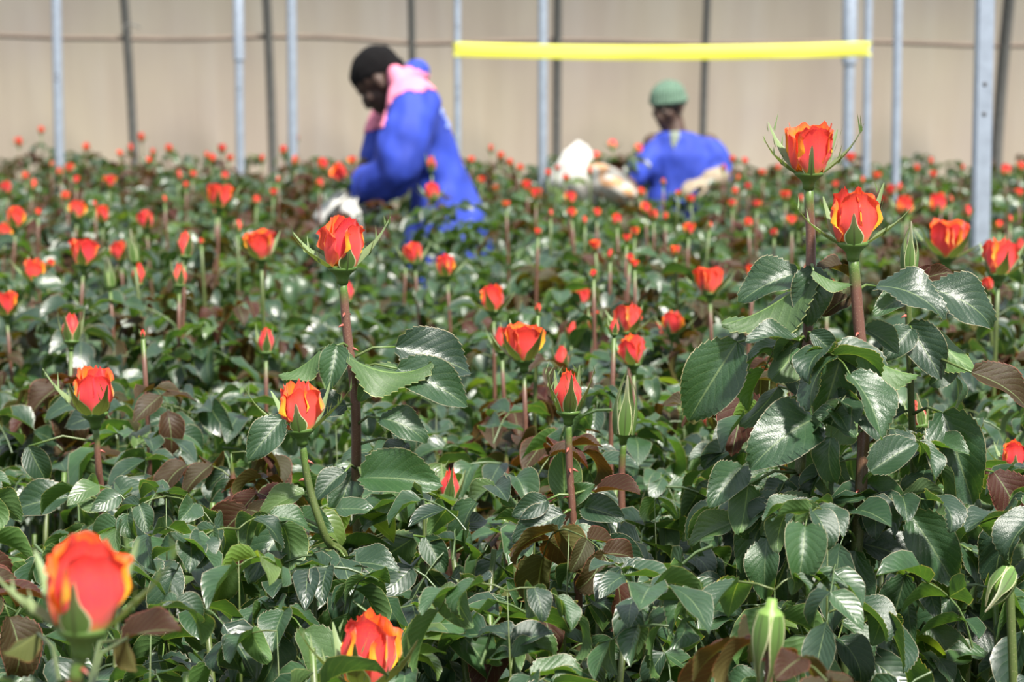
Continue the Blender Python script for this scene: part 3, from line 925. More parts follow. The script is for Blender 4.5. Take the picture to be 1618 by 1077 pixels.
def head_prims(bm, C, Fd, Ud, s=1.0):
    """Skull, jaw, nose, brow, lips, ears round centre C, facing Fd; returns a point finder and the axes."""
    Fd = Vector(Fd).normalized(); Ud = (Vector(Ud) - Fd * Fd.dot(Vector(Ud))).normalized(); S = Fd.cross(Ud)
    C = Vector(C)
    p = lambda f, u, q: C + Fd * f * s + Ud * u * s + S * q * s
    b = lambda f, u, q, a, c, e: ball(bm, p(f, u, q), (Fd * a * s, Ud * c * s, S * e * s))
    b(-.005, .035, 0, .098, .086, .077)                 # skull
    b(.035, -.035, 0, .058, .078, .060)                 # face
    b(.052, -.090, 0, .034, .030, .036)                 # chin
    b(.090, -.022, 0, .020, .026, .014); b(.096, -.036, 0, .018, .013, .020)   # nose
    b(.078, .020, 0, .018, .012, .052)                  # brow
    b(.086, -.064, 0, .012, .008, .024); b(.083, -.076, 0, .012, .008, .022)   # lips
    for q in (-1, 1):
        b(.058, -.022, q * .045, .025, .022, .018)      # cheek bones
        b(-.008, -.008, q * .078, .018, .032, .009)     # ears
    return p, (Fd, Ud, S)

M_SKIN = plain('dark_skin', (0.050, 0.025, 0.017), 0.62, var=0.15, scale=20)
M_HAIR = plain('short_black_hair', (0.006, 0.0055, 0.006), 0.9, var=0.4, scale=300, bump=0.6)
M_HAIR.node_tree.nodes['Principled BSDF'].inputs['Specular IOR Level'].default_value = 0.12
M_EYE = plain('eye_white', (0.16, 0.13, 0.11), 0.5)
M_BLUE = plain('royal_blue_cloth', (0.013, 0.036, 0.31), 0.78, var=0.2, scale=9, bump=0.1)
M_PINK = plain('pink_yoke_cloth', (0.62, 0.18, 0.27), 0.8, var=0.06, scale=9)
M_PALE = plain('pale_lettering', (0.22, 0.30, 0.62), 0.8)
M_BOOT = plain('black_rubber_boot', (0.02, 0.02, 0.02), 0.5)
M_GLOVE = plain('beige_work_glove', (0.24, 0.195, 0.14), 0.9, var=0.2, scale=40, bump=0.3)
M_SHIRT = plain('grey_green_shirt', (0.16, 0.19, 0.16), 0.85)

def eyes(parent, p, ax, s, root):
    for q in (-1, 1):
        bm = bmesh.new(); ball(bm, p(.080, .0, q * .030) - root, (ax[0] * .010 * s, ax[1] * .007 * s, ax[2] * .013 * s))
        me = bpy.data.meshes.new('eye'); bm.to_mesh(me); bm.free()
        obj('eye', me, M_EYE, parent)

# ---- the stooping man
D1 = 9.2
R1 = Vector((at(708, 360, D1).x, D1, 0))
def P1(px, py, dy=0.0):
    q = at(px, py, D1); return Vector((q.x, q.y + dy, q.z)) - R1
man = thing('person', R1, 'stooping worker in blue overall with pink shoulder yoke, reaching to a white sack', 'person')
X, Yv, Z = Vector((1, 0, 0)), Vector((0, 1, 0)), Vector((0, 0, 1))
lean = lambda deg: (Vector((math.cos(math.radians(deg)), 0, -math.sin(math.radians(deg)))))
Fh, Uh = Vector((-.72, .14, -.66)), Vector((-.62, 0, .76))
bm = bmesh.new()
hc = P1(602, 128)
hp, hax = head_prims(bm, hc, Fh, Uh, 1.02)
limb(bm, [hc + Vector((.05, 0, -.03)), P1(633, 135), P1(648, 165)], [.058, .062, .075])
ring_loft(bm, [(P1(652, 150), lean(28) * .07, Yv * .13), (P1(672, 220), lean(22) * .09, Yv * .14), (P1(695, 300), lean(15) * .085, Yv * .13), (P1(708, 360), X * .10, Yv * .15)])
limb(bm, [P1(655, 165, -.17), P1(640, 250, -.25), P1(588, 292, -.17)], [.055, .045, .032])
limb(bm, [P1(645, 155, .17), P1(606, 222, .22), P1(572, 268, .10)], [.055, .045, .032])
hand(bm, P1(586, 293, -.17), (-1, .10, -.25), (-.2, -.2, 1), 1.0, 0.8)
hand(bm, P1(573, 268, .10), (-.9, -.25, -.3), (0, .2, 1), 1.0, 0.8)
for dy, kx in ((-.10, .03), (.10, -.06)):
    limb(bm, [Vector((0, dy, P1(708, 375).z)), Vector((kx, dy, .50)), Vector((kx + .02, dy, .10)), Vector((kx - .08, dy, .045))], [.085, .06, .045, .04])
organic('body', bm, 0.0065, 3, M_SKIN, man)
eyes(man, lambda *a: hp(*a) + R1, hax, 1.02, R1)
bm = bmesh.new()
def cap_ball(f, u, a, c, e): ball(bm, hp(f, u, 0), (hax[0] * a, hax[1] * c, hax[2] * e))
cap_ball(-.012, .052, .102, .082, .083); cap_ball(-.055, .005, .058, .070, .070); cap_ball(.045, .062, .045, .045, .062)
organic('hair', bm, 0.010, 2, M_HAIR, man, 0.004, 40, (1, 1, 1))
# overall: body, sleeves and legs in one cloth
bm = bmesh.new()
ring_loft(bm, [(P1(640, 112), lean(35) * .055, Yv * .085), (P1(645, 124), lean(33) * .09, Yv * .14), (P1(654, 148), lean(28) * .108, Yv * .195), (P1(664, 185), lean(26) * .122, Yv * .195),
    (P1(680, 230), lean(22) * .122, Yv * .165), (P1(698, 285), lean(16) * .122, Yv * .160), (P1(706, 330), lean(8) * .145, Yv * .195), (P1(704, 375), X * .165, Yv * .22), (P1(702, 430), X * .172, Yv * .23), (P1(702, 458), X * .170, Yv * .23)], 28)
limb(bm, [P1(655, 155, -.17), P1(646, 208, -.265), P1(632, 264, -.300), P1(604, 284, -.24), P1(578, 293, -.175)], [.096, .102, .090, .075, .062])
limb(bm, [P1(648, 148, .16), P1(622, 190, .23), P1(606, 224, .22), P1(588, 258, .14)], [.095, .095, .080, .062])
limb(bm, [P1(655, 118, -.05), P1(658, 112, .06)], [.042, .042])
ov = organic('overall', bm, 0.0115, 4, M_BLUE, man, 0.024, 8.0, (1, 1, .6))
bm = bmesh.new()
for dy, kx in ((-.105, .04), (.105, -.05)):
    limb(bm, [Vector((0, dy, .80)), Vector((kx, dy, .48)), Vector((kx + .02, dy, .14))], [.105, .095, .080])
organic('trousers', bm, 0.014, 3, M_BLUE, man, 0.012, 7)
for dy, kx in ((-.105, .06), (.105, -.03)):
    bm = bmesh.new(); limb(bm, [Vector((kx, dy, .24)), Vector((kx, dy, .08)), Vector((kx - .09, dy, .05)), Vector((kx - .17, dy, .045))], [.062, .055, .05, .042], 12); ball(bm, (kx - .06, dy, .02), (X * .14, Yv * .05, Z * .02))
    organic('boot', bm, 0.012, 2, M_BOOT, man)
# pink yoke: the shoulder cloth lies on the overall
def patch(name, src, inside, off, m, parent):
    me0 = src.data; keep = [p for p in me0.polygons if inside(p.center, p.normal)]
    idx = {}; V, F = [], []
    for p in keep:
        f = []
        for vi in p.vertices:
            if vi not in idx:
                idx[vi] = len(V); vv = me0.vertices[vi]; V.append(tuple(vv.co + vv.normal * off))
            f.append(idx[vi])
        F.append(tuple(f))
    n0 = len(V)
    edges = {}
    for f in F:
        for i in range(len(f)):
            e = (f[i], f[(i + 1) % len(f)])
            if (e[1], e[0]) in edges: edges.pop((e[1], e[0]))
            else: edges[e] = 1
    inv = {v: k for k, v in idx.items()}
    low = {}
    for a_, b_ in edges:                      # hem down to the cloth
        for q in (a_, b_):
            if q not in low: low[q] = len(V); V.append(tuple(me0.vertices[inv[q]].co))
        F.append((b_, a_, low[a_], low[b_]))
    return obj(name, mesh(name, V, F), m, parent)
def inpoly(px, py, poly):
    c = False; j = len(poly) - 1
    for i in range(len(poly)):
        (xi, yi), (xj, yj) = poly[i], poly[j]
        if (yi > py) != (yj > py) and px < (xj - xi) * (py - yi) / (yj - yi) + xi: c = not c
        j = i
    return c
def proj(q, root):
    v = Vector(q) + root - CAM
    dpt = v.dot(_f)
    return 809 + FPX * v.x / dpt, 538.5 - FPX * v.dot(_u) / dpt
YOKE = [(575, 210), (592, 150), (606, 112), (622, 100), (650, 108), (676, 118), (705, 136), (704, 146), (672, 141), (668, 146), (640, 144), (622, 156), (612, 172), (607, 200)]
patch('shoulder_yoke', ov, lambda c, n_: inpoly(*proj(c, R1), YOKE), 0.005, M_PINK, man)
# worn print on the back: unreadable pale strokes in two lines
bv = BVHTree.FromPolygons([v.co for v in ov.data.vertices], [tuple(p.vertices) for p in ov.data.polygons])
bg_ = Bag(); rl = random.Random(4)
for row, (zz, ys_) in enumerate(((P1(700, 168).z, np.linspace(-.12, .12, 8)), (P1(710, 192).z, np.linspace(-.10, .10, 7)))):
    for yy in ys_:
        for sx in range(rl.choice((2, 3))):
            hit = bv.ray_cast(Vector((0.6, yy + rl.uniform(-.008, .008), zz + rl.uniform(-.018, .018))), Vector((-1, 0, 0)))
            if hit[0] is None: continue
            M = frame(hit[0] + hit[1] * 0.002, hit[1], Vector((0, 1, 0)) if rl.random() < .5 else Vector((0, .2, 1)))
            V, F = box((0, 0, 0), (0.009, 0.004, 0.030))
            bg_.add(xf(M, V), np.array(F))
lt = obj('back_lettering', bg_.mesh('back_lettering', False), M_PALE, man); lt['kind'] = 'stuff'

# ---- the worker in the green cap
D2 = 12.7
R2 = Vector((at(1070, 300, D2).x, D2, 0))
def P2(px, py, dy=0.0):
    q = at(px, py, D2); return Vector((q.x, q.y + dy, q.z)) - R2
wom = thing('person', R2, 'dark-faced worker in a green knitted cap and blue coat, beside the tan wall', 'person')
bm = bmesh.new()
hc2 = P2(1056, 168)
hp2, hax2 = head_prims(bm, hc2, (-.62, -.72, -.28), (-.12, -.16, .95), 0.98)
limb(bm, [hc2 + Vector((.02, .02, -.05)), P2(1067, 208), P2(1072, 225)], [.055, .056, .07])
ring_loft(bm, [(P2(1076, 222), X * .13, Yv * .075), (P2(1072, 260), X * .14, Yv * .095), (P2(1068, 310), X * .13, Yv * .09), (P2(1068, 360), X * .145, Yv * .10)])
limb(bm, [P2(1032, 222), P2(1012, 275, -.10), P2(966, 272, -.26)], [.05, .042, .030])
limb(bm, [P2(1118, 222), P2(1140, 276, -.02), P2(1112, 284, -.22)], [.05, .042, .030])
hand(bm, P2(962, 271, -.27), (-.8, -.3, .45), (.3, -.4, .8), 0.95, 0.9)
for dx_ in (-.09, .09):
    limb(bm, [Vector((dx_, 0, P2(1068, 360).z)), Vector((dx_, -.05, .46)), Vector((dx_, 0, .10)), Vector((dx_ - .02, -.09, .045))], [.085, .06, .045, .04])
organic('body', bm, 0.0065, 3, M_SKIN, wom)
eyes(wom, lambda *a: hp2(*a) + R2, hax2, 0.98, R2)
bm = bmesh.new()
ring_loft(bm, [(P2(1067, 209), X * .075, Yv * .07), (P2(1072, 214), X * .11, Yv * .085), (P2(1078, 226), X * .150, Yv * .10), (P2(1077, 245), X * .185, Yv * .125), (P2(1071, 275), X * .165, Yv * .13), (P2(1067, 310), X * .155, Yv * .125), (P2(1068, 350), X * .175, Yv * .14), (P2(1068, 420), X * .185, Yv * .15), (P2(1068, 460), X * .185, Yv * .15)], 26)
limb(bm, [P2(1040, 229), P2(1024, 252, -.04), P2(1006, 276, -.11), P2(984, 276, -.20), P2(966, 272, -.26)], [.068, .078, .074, .064, .052])
limb(bm, [P2(1112, 227), P2(1130, 250, -.02), P2(1139, 272, -.03), P2(1130, 282, -.12)], [.070, .078, .074, .062])
coat = organic('coat', bm, 0.0115, 4, M_BLUE, wom, 0.020, 8.0, (1, 1, .6))
VN = [(1058, 205), (1076, 205), (1072, 222), (1064, 240), (1060, 226)]
patch('shirt_front', coat, lambda c, n_: n_.y < -0.2 and inpoly(*proj(c, R2), VN), 0.004, M_SHIRT, wom)
bm = bmesh.new()
for dx_ in (-.095, .095): limb(bm, [Vector((dx_, 0, .8)), Vector((dx_, -.05, .46)), Vector((dx_, 0, .13))], [.10, .088, .075])
organic('trousers', bm, 0.014, 3, M_BLUE, wom, 0.012, 7)
for dx_ in (-.09, .09):
    bm = bmesh.new(); limb(bm, [Vector((dx_, 0, .24)), Vector((dx_, 0, .08)), Vector((dx_, -.09, .05)), Vector((dx_, -.16, .045))], [.062, .055, .05, .042], 12); ball(bm, (dx_, -.06, .02), (X * .05, Yv * .14, Z * .02))
    organic('boot', bm, 0.012, 2, M_BOOT, wom)
bm = bmesh.new()
wr = P2(1114, 283, -.21)
limb(bm, [P2(1136, 277, -.10), wr], [.056, .052]); hand(bm, wr, (-.75, -.5, -.15), (0, -.3, 1), 1.18, 0.75)
organic('work_glove', bm, 0.007, 2, M_GLOVE, wom, 0.006, 25, (1, 1, 1))
# knitted cap: ribbed dome with a rolled brim
cm_, nt_, p_, out_ = mat('green_knit')
tc_ = N(nt_, 'ShaderNodeTexCoord'); wv = N(nt_, 'ShaderNodeTexWave'); wv.inputs['Scale'].default_value = 22; wv.inputs['Distortion'].default_value = 2.0
nt_.links.new(tc_.outputs['Object'], wv.inputs[0])
nt_.links.new(ramp(nt_, wv.outputs[1], [(0.2, (0.050, 0.105, 0.072)), (0.8, (0.135, 0.22, 0.16))]), p_.inputs['Base Color']); p_.inputs['Roughness'].default_value = 0.9
b_ = N(nt_, 'ShaderNodeBump'); b_.inputs['Distance'].default_value = 0.006; nt_.links.new(wv.outputs[1], b_.inputs['Height']); nt_.links.new(b_.outputs[0], p_.inputs['Normal'])
bm = bmesh.new()
ball(bm, hp2(-.010, .058, 0), (hax2[0] * .104, hax2[1] * .080, hax2[2] * .088)); ball(bm, hp2(-.040, .030, 0), (hax2[0] * .075, hax2[1] * .075, hax2[2] * .084))
for k in range(16):
    a = 2 * PI * k / 16; ball(bm, hp2(-.008 + .094 * math.cos(a), .030 - .022 * math.sin(0) + .012 * math.cos(a), .080 * math.sin(a)), (X * .022, Yv * .022, Z * .017))
organic('knitted_cap', bm, 0.009, 3, cm_, wom, 0.003, 30, (1, 1, 1))

# ------------------------------------------------------------------ sacks, wrap, cut roses
def cloth_mat(name, col, stripes=None):
    m, nt, p, out = mat(name)
    tc = N(nt, 'ShaderNodeTexCoord'); nz = N(nt, 'ShaderNodeTexNoise'); nz.inputs['Scale'].default_value = 8; nz.inputs['Detail'].default_value = 4
    nt.links.new(tc.outputs['Object'], nz.inputs[0])
    c = ramp(nt, nz.outputs[0], [(0.3, tuple(x * .88 for x in col)), (0.6, col)])
    if stripes:
        n2 = N(nt, 'ShaderNodeTexNoise'); n2.inputs['Scale'].default_value = 16; n2.inputs['Detail'].default_value = 1; nt.links.new(tc.outputs['Object'], n2.inputs[0])
        c = mix(nt, math_(nt, 'MULTIPLY', math_(nt, 'GREATER_THAN', n2.outputs[0], 0.55), 0.75), c, stripes)
    nt.links.new(c, p.inputs['Base Color']); p.inputs['Roughness'].default_value = 0.6
    b = N(nt, 'ShaderNodeBump'); b.inputs['Strength'].default_value = 0.5; b.inputs['Distance'].default_value = 0.02
    nt.links.new(nz.outputs[0], b.inputs['Height']); nt.links.new(b.outputs[0], p.inputs['Normal'])
    tr = N(nt, 'ShaderNodeBsdfTranslucent'); nt.links.new(c, tr.inputs[0])
    ms = N(nt, 'ShaderNodeMixShader'); ms.inputs[0].default_value = 0.3
    nt.links.new(p.outputs[0], ms.inputs[1]); nt.links.new(tr.outputs[0], ms.inputs[2]); nt.links.new(ms.outputs[0], out.inputs['Surface'])
    return m
M_WHITE = cloth_mat('white_sack_cloth', (0.66, 0.65, 0.62))
M_PRINT = cloth_mat('printed_wrap', (0.60, 0.57, 0.52), (0.60, 0.26, 0.06))

def sheet(name, rows, m, parent, crumple=0.012, sd_=1, thick=0.003):
    """A crumpled cloth through rows of points, given thickness."""
    g = [catmull(r_, 5) for r_ in rows]
    cols = [catmull([g[i][j] for i in range(len(g))], 5) for j in range(len(g[0]))]
    nr, nc = len(cols[0]), len(cols)
    V = []
    for i in range(nr):
        for j in range(nc):
            q = cols[j][i]; k = Vector((sd_ * 7.1, 0, 0))
            V.append(q + Vector((noise.noise(q * 14 + k), noise.noise(q * 14 + k * 2), noise.noise(q * 14 + k * 3))) * crumple)
    bm = bmesh.new(); vs = [bm.verts.new(v) for v in V]
    for i in range(nr - 1):
        for j in range(nc - 1): bm.faces.new((vs[i * nc + j], vs[i * nc + j + 1], vs[(i + 1) * nc + j + 1], vs[(i + 1) * nc + j]))
    bm.normal_update()
    bmesh.ops.solidify(bm, geom=bm.faces[:], thickness=thick)
    me = bpy.data.meshes.new(name); bm.to_mesh(me); bm.free()
    me.polygons.foreach_set('use_smooth', np.ones(len(me.polygons), dtype=bool))
    return obj(name, me, m, parent)
S1 = P1(545, 315) + R1
sack = thing('harvest_sack', S1, 'crumpled white harvest sack hanging from the stooping worker\'s hands', 'sack')
q1 = lambda x, y, dy=0.0: P1(x, y, dy) + R1 - S1
sheet('sack_cloth', [[q1(566, 292, -.20), q1(556, 296, -.12), q1(550, 290, -.02), q1(560, 284, .10), q1(575, 292, .16)],
                     [q1(574, 318, -.30), q1(545, 320, -.22), q1(528, 312, -.02), q1(545, 306, .14), q1(590, 312, .20)],
                     [q1(584, 345, -.34), q1(548, 350, -.26), q1(515, 342, -.03), q1(530, 335, .16), q1(600, 338, .20)],
                     [q1(580, 410, -.30), q1(548, 412, -.24), q1(520, 410, -.03), q1(532, 400, .14), q1(590, 408, .18)]], M_WHITE, sack, 0.03, 3)
sheet('loose_flap', [[q1(552, 290, -.16), q1(560, 296, -.20)], [q1(530, 308, -.18), q1(540, 318, -.22)], [q1(505, 330, -.16), q1(518, 342, -.22)], [q1(492, 358, -.12), q1(508, 366, -.18)]], M_WHITE, sack, 0.015, 5)

S2 = P2(930, 270) + R2
wrap = thing('flower_wrap', S2, 'big white sheet folded round cut roses, left of the green-capped worker', 'wrap')
q2 = lambda x, y, dy=0.0: P2(x, y, dy) + R2 - S2
sheet('white_sheet', [[q2(903, 226, -.12), q2(916, 223, -.02), q2(930, 228, .08)],
                      [q2(880, 252, -.22), q2(908, 246, -.30), q2(944, 250, -.12)],
                      [q2(862, 284, -.24), q2(900, 280, -.38), q2(946, 276, -.25)],
                      [q2(862, 320, -.18), q2(896, 325, -.28), q2(940, 322, -.18)]], M_WHITE, wrap, 0.02, 2)
sheet('printed_sleeve', [[q2(926, 256, -.42), q2(940, 252, -.40), q2(952, 258, -.38)],
                         [q2(926, 290, -.46), q2(954, 272, -.50), q2(974, 266, -.42)],
                         [q2(945, 304, -.46), q2(975, 290, -.52), q2(992, 278, -.44)],
                         [q2(985, 318, -.44), q2(1000, 306, -.48), q2(1006, 298, -.42)]], M_PRINT, wrap, 0.02, 4)
# roses in the workers' hands
rc = random.Random(8)
def cut_rose(root, tipv, size, kind, label, leaves):
    t = thing('cut_rose', root, label, 'cut rose')
    tipv = Vector(tipv)
    pts = catmull([(0, 0, 0), tipv * .5 + Vector((.01, 0, .01)), tipv], 4)
    me = tube_mesh('stem', pts, 0.004, 6); me.materials.append(M_STEM); obj('stem', me, None, t)
    ax = (pts[-1] - pts[-2]).normalized()
    add_flower(t, tipv + ax * .25 * size, ax, size, kind, rc.randrange(3), 1)
    for k in range(leaves):
        z = 0.35 + 0.5 * k / max(1, leaves)
        p = pts[int(z * (len(pts) - 1))]
        obj('leaf', (CL_MID if rc.random() < .5 else CL_MID_Y)[rc.randrange(9)], None, t, leaf_matrix(p, rc.uniform(0, 6.28), rc.uniform(-.4, .3), rc.uniform(.8, 1.1)))
    return t
b0 = P1(572, 312, -.20) + R1
cut_rose(b0, P1(557, 280, -.23) + R1 - b0, 0.062, 'open', 'red rose held upright at the stooping worker\'s hand, above the sack', 2)
b0 = P2(960, 278, -.28) + R2
for (x, y, dy, lab) in ((966, 236, -.20, 'red rose topmost in the green-capped worker\'s bunch'), (948, 252, -.26, 'pinkish rose lowest in the green-capped worker\'s bunch, by the white sheet'), (996, 240, -.24, 'rose with dull brown leaves in the green-capped worker\'s bunch, against the blue coat')):
    cut_rose(b0 + Vector((rc.uniform(-.01, .01), 0, 0)), P2(x, y, dy) + R2 - b0, 0.05, 'half', lab, 6)

# ---- leaf blades seen singly in the photograph: (base px, tip px, facing, underside, young); depth is that of the plant, +- a little
def hl(Y, rows, sd_):
    r = random.Random(sd_)
    out = []
    for row in rows:
        bx, by, tx, ty, fc = row[:5]
        und, yng = ('u' in row[5], 'y' in row[5]) if len(row) > 5 else (False, False)
        db = row[6] if len(row) > 6 else r.uniform(-.05, .03)
        dt = r.uniform(-.035, .02)
        out.append((at(bx, by, Y + db), at(tx, ty, Y + db + dt), fc, und, yng))
    return out

TALL = 'tall roses standing clear of the crop'
H_TOP = hl(2.62, [
    (1283, 432, 1140, 512, 0.25, 'u'), (1262, 430, 1168, 478, 0.55, ''), (1286, 420, 1274, 513, 0.95, ''), (1285, 427, 1352, 446, 0.2, 'u'),
    (1165, 540, 1088, 664, 0.85, ''), (1262, 538, 1178, 540, 0.25, ''), (1280, 525, 1318, 560, 0.6, ''), (1265, 540, 1218, 600, 0.4, 'u'),
    (1298, 520, 1262, 585, 0.8, ''), (1245, 655, 1172, 708, 0.35, 'u'), (1290, 660, 1185, 742, 0.6, ''), (1172, 738, 1120, 802, 0.75, ''),
    (1182, 765, 1168, 842, 0.5, 'u'), (1282, 788, 1202, 845, 0.75, ''), (1230, 850, 1180, 930, 0.7, ''), (1165, 822, 1090, 862, 0.55, ''),
    (1146, 925, 1082, 945, 0.5, ''), (1215, 800, 1172, 905, 0.8, ''), (1250, 870, 1215, 965, 0.8, '', 0.06), (1240, 585, 1290, 640, 0.6, ''),
    (1230, 610, 1168, 672, 0.4, 'u', 0.05), (1262, 840, 1300, 930, 0.8, '', 0.07)], 11)
H_MID = hl(2.60, [
    (1332, 552, 1297, 664, 0.9, ''), (1383, 452, 1490, 506, 0.4, ''), (1360, 555, 1455, 592, 0.2, 'u'), (1352, 870, 1343, 1000, 0.9, ''),
    (1346, 862, 1248, 907, 0.45, ''), (1361, 858, 1470, 906, 0.45, ''), (1438, 812, 1508, 924, 0.8, ''), (1362, 835, 1448, 800, 0.6, ''),
    (1340, 838, 1256, 812, 0.6, ''), (1352, 690, 1290, 660, 0.5, ''), (1362, 640, 1400, 700, 0.7, ''), (1350, 640, 1305, 700, 0.7, 'u'),
    (1375, 745, 1450, 700, 0.7, ''), (1370, 760, 1430, 840, 0.7, ''), (1352, 790, 1300, 870, 0.8, '', 0.05), (1366, 520, 1420, 560, 0.5, ''),
    (1340, 470, 1300, 500, 0.6, 'y', 0.05), (1345, 440, 1290, 425, 0.3, 'y', 0.06)], 12)
H_BUD = hl(2.72, [
    (1468, 455, 1565, 517, 0.55, ''), (1462, 452, 1530, 470, 0.25, 'uy'), (1436, 512, 1488, 600, 0.9, ''), (1468, 520, 1542, 584, 0.6, 'u'),
    (1432, 470, 1380, 500, 0.6, ''), (1445, 470, 1400, 448, 0.5, 'y'), (1448, 445, 1470, 420, 0.8, 'y'), (1460, 440, 1505, 430, 0.7, 'y'),
    (1440, 520, 1395, 570, 0.7, ''), (1490, 652, 1538, 798, 0.95, '', -0.06), (1430, 650, 1372, 668, 0.5, ''), (1480, 680, 1430, 760, 0.7, ''),
    (1430, 908, 1405, 1002, 0.95, '', -0.06), (1405, 985, 1338, 1045, 0.8, '', -0.05), (1410, 1000, 1385, 1077, 0.9, ''), (1530, 962, 1622, 1052, 0.75, ''),
    (1535, 588, 1625, 650, 0.5, 'y', -0.1), (1470, 990, 1520, 1077, 0.8, '', -0.04), (1490, 700, 1450, 690, 0.6, ''), (1500, 945, 1440, 1030, 0.9, '', 0.03),
    (1480, 790, 1420, 760, 0.6, 'u'), (1505, 770, 1570, 800, 0.5, 'u'), (1535, 870, 1625, 852, 0.4, 'u', -0.08), (1570, 745, 1610, 830, 0.6, 'y')], 13)
H_LEFT = hl(2.80, [
    (548, 562, 682, 572, 0.3, 'u'), (625, 548, 745, 590, 0.6, ''), (532, 546, 518, 618, 0.9, ''), (506, 552, 440, 592, 0.25, 'u'),
    (628, 582, 738, 642, 0.6, ''), (592, 600, 568, 634, 0.8, ''), (572, 755, 700, 768, 0.65, ''), (560, 740, 533, 818, 0.9, ''),
    (652, 850, 573, 897, 0.8, 'u'), (640, 700, 600, 740, 0.6, ''), (548, 640, 470, 670, 0.5, ''), (600, 660, 672, 700, 0.6, ''),
    (545, 745, 500, 790, 0.6, ''), (575, 830, 640, 800, 0.6, ''), (672, 848, 704, 905, 0.8, '')], 14)
H_LOWL = hl(2.63, [
    (452, 825, 393, 922, 0.9, ''), (442, 958, 355, 1028, 0.85, ''), (462, 826, 528, 842, 0.5, ''), (482, 778, 412, 818, 0.5, ''),
    (478, 880, 412, 928, 0.8, ''), (446, 662, 392, 728, 0.8, ''), (505, 900, 450, 925, 0.6, ''), (552, 890, 632, 905, 0.5, ''),
    (548, 950, 510, 1040, 0.9, ''), (560, 940, 622, 955, 0.3, 'u'), (530, 870, 470, 960, 0.8, '', 0.06), (545, 900, 590, 960, 0.7, '', 0.05)], 15)
H_CENT = hl(2.68, [
    (892, 792, 888, 714, 0.95, 'u', 0.02), (864, 790, 808, 816, 0.9, ''), (890, 812, 810, 857, 0.6, ''), (920, 800, 988, 822, 0.8, ''),
    (942, 778, 1012, 782, 0.35, 'y'), (957, 855, 1018, 893, 0.85, ''), (952, 856, 882, 862, 0.3, ''), (806, 950, 728, 1000, 0.85, ''),
    (822, 965, 788, 1005, 0.8, ''), (850, 950, 902, 928, 0.7, ''), (826, 952, 800, 915, 0.8, ''), (845, 910, 785, 935, 0.4, 'uy'),
    (905, 880, 885, 915, 0.6, 'u'), (930, 1015, 985, 1040, 0.7, ''), (900, 790, 940, 765, 0.8, ''), (900, 1010, 850, 1060, 0.7, '')], 16)

near_plant(at(1278, 281, 2.62), 0.056, 'open', 'tallest open red rose high above the crop, against the tan wall', [at(1281, 420, 2.62), at(1270, 640, 2.62), at(1252, 960, 2.62)], TALL, 7, 1.17, hand=H_TOP, thick=1.28, v=0, spin=0.0, axis=Vector((0, -0.05, 1)))
near_plant(at(1348, 392, 2.58), 0.060, 'half', 'tall half-open red rose just below the tallest one', [at(1356, 500, 2.58), at(1366, 640, 2.58), at(1354, 860, 2.58), at(1335, 1040, 2.6)], TALL, 6, 1.12, hand=H_MID, thick=1.45, v=1, axis=Vector((-0.04, -0.05, 1)))
near_plant(at(1436, 430, 2.70), 0.030, 'green', 'shoot with a green closed bud and two thin tips, beside the tall roses', [at(1436, 520, 2.70), at(1442, 700, 2.72), at(1450, 1000, 2.75)], TALL, 8, 1.15, hand=H_BUD, thick=0.9, v=0, axis=Vector((0.03, 0, 1)), brown=False)
near_plant(at(541, 430, 2.80), 0.060, 'half', 'big half-open red and yellow rose in front of the stooping worker', [at(549, 530, 2.80), at(562, 640, 2.80), at(566, 860, 2.82)], TALL, 3, 0.88, hand=H_LEFT, thick=1.25, v=2, spin=0.5, axis=Vector((0.0, -0.05, 1)))
near_plant(at(476, 686, 2.62), 0.055, 'half', 'narrow red and orange rose on a bowed stem with leaves of silver sheen', [at(489, 770, 2.62), at(515, 850, 2.62), at(556, 950, 2.66)], TALL, 2, 0.86, hand=H_LOWL, thick=1.0, v=3, axis=Vector((-0.10, 0, 1)), brown=False)
near_plant(at(898, 656, 2.68), 0.047, 'tight', 'red rosebud in parted green sepals on a straight stem, centre of the crop', [at(900, 740, 2.68), at(908, 860, 2.68), at(914, 1040, 2.7)], TALL, 2, 0.80, hand=H_CENT, thick=0.95, v=0, axis=Vector((0, -0.05, 1)))
FRONT = 'roses in the front rows'
near_plant(at(150, 660, 3.05), 0.061, 'half', 'bright orange-red rose alone on a thin brown stem above dark leaves', [at(156, 740, 3.05), at(164, 840, 3.06)], FRONT, 7, 0.92, v=1, spin=2.1, axis=Vector((-0.05, -0.04, 1)),
    hand=hl(3.05, [(110, 785, 18, 808, 0.6, ''), (165, 800, 120, 765, 0.5, 'u'), (45, 705, 74, 762, 0.8, ''), (168, 790, 235, 775, 0.4, '')], 21))
near_plant(at(130, 1006, 1.60), 0.064, 'half', 'blurred red rose closest of all, its sepals pale and spread', [at(119, 1077, 1.60), at(115, 1200, 1.60)], FRONT, 4, 1.02, v=2, thick=1.2, axis=Vector((0.03, 0, 1)), scale_lower=1.06,
    hand=hl(1.9, [(195, 1010, 288, 998, 0.5, 'y'), (200, 1008, 218, 1060, 0.6, 'uy'), (60, 1000, 5, 1030, 0.4, 'uy')], 22))
near_plant(at(574, 1090, 2.22), 0.066, 'half', 'plump orange rose with a yellow petal edge at the picture bottom', [at(570, 1160, 2.22)], FRONT, 4, 0.85, v=4, spin=2.4, axis=Vector((0.12, 0, 1)), thick=1.1)
near_plant(at(1218, 962, 1.98), 0.040, 'green', 'thin shoot with a pale closed bud, before the tall roses', [at(1216, 1040, 1.98)], FRONT, 5, 0.98, v=1, young=3, thick=0.8, scale_lower=0.98)
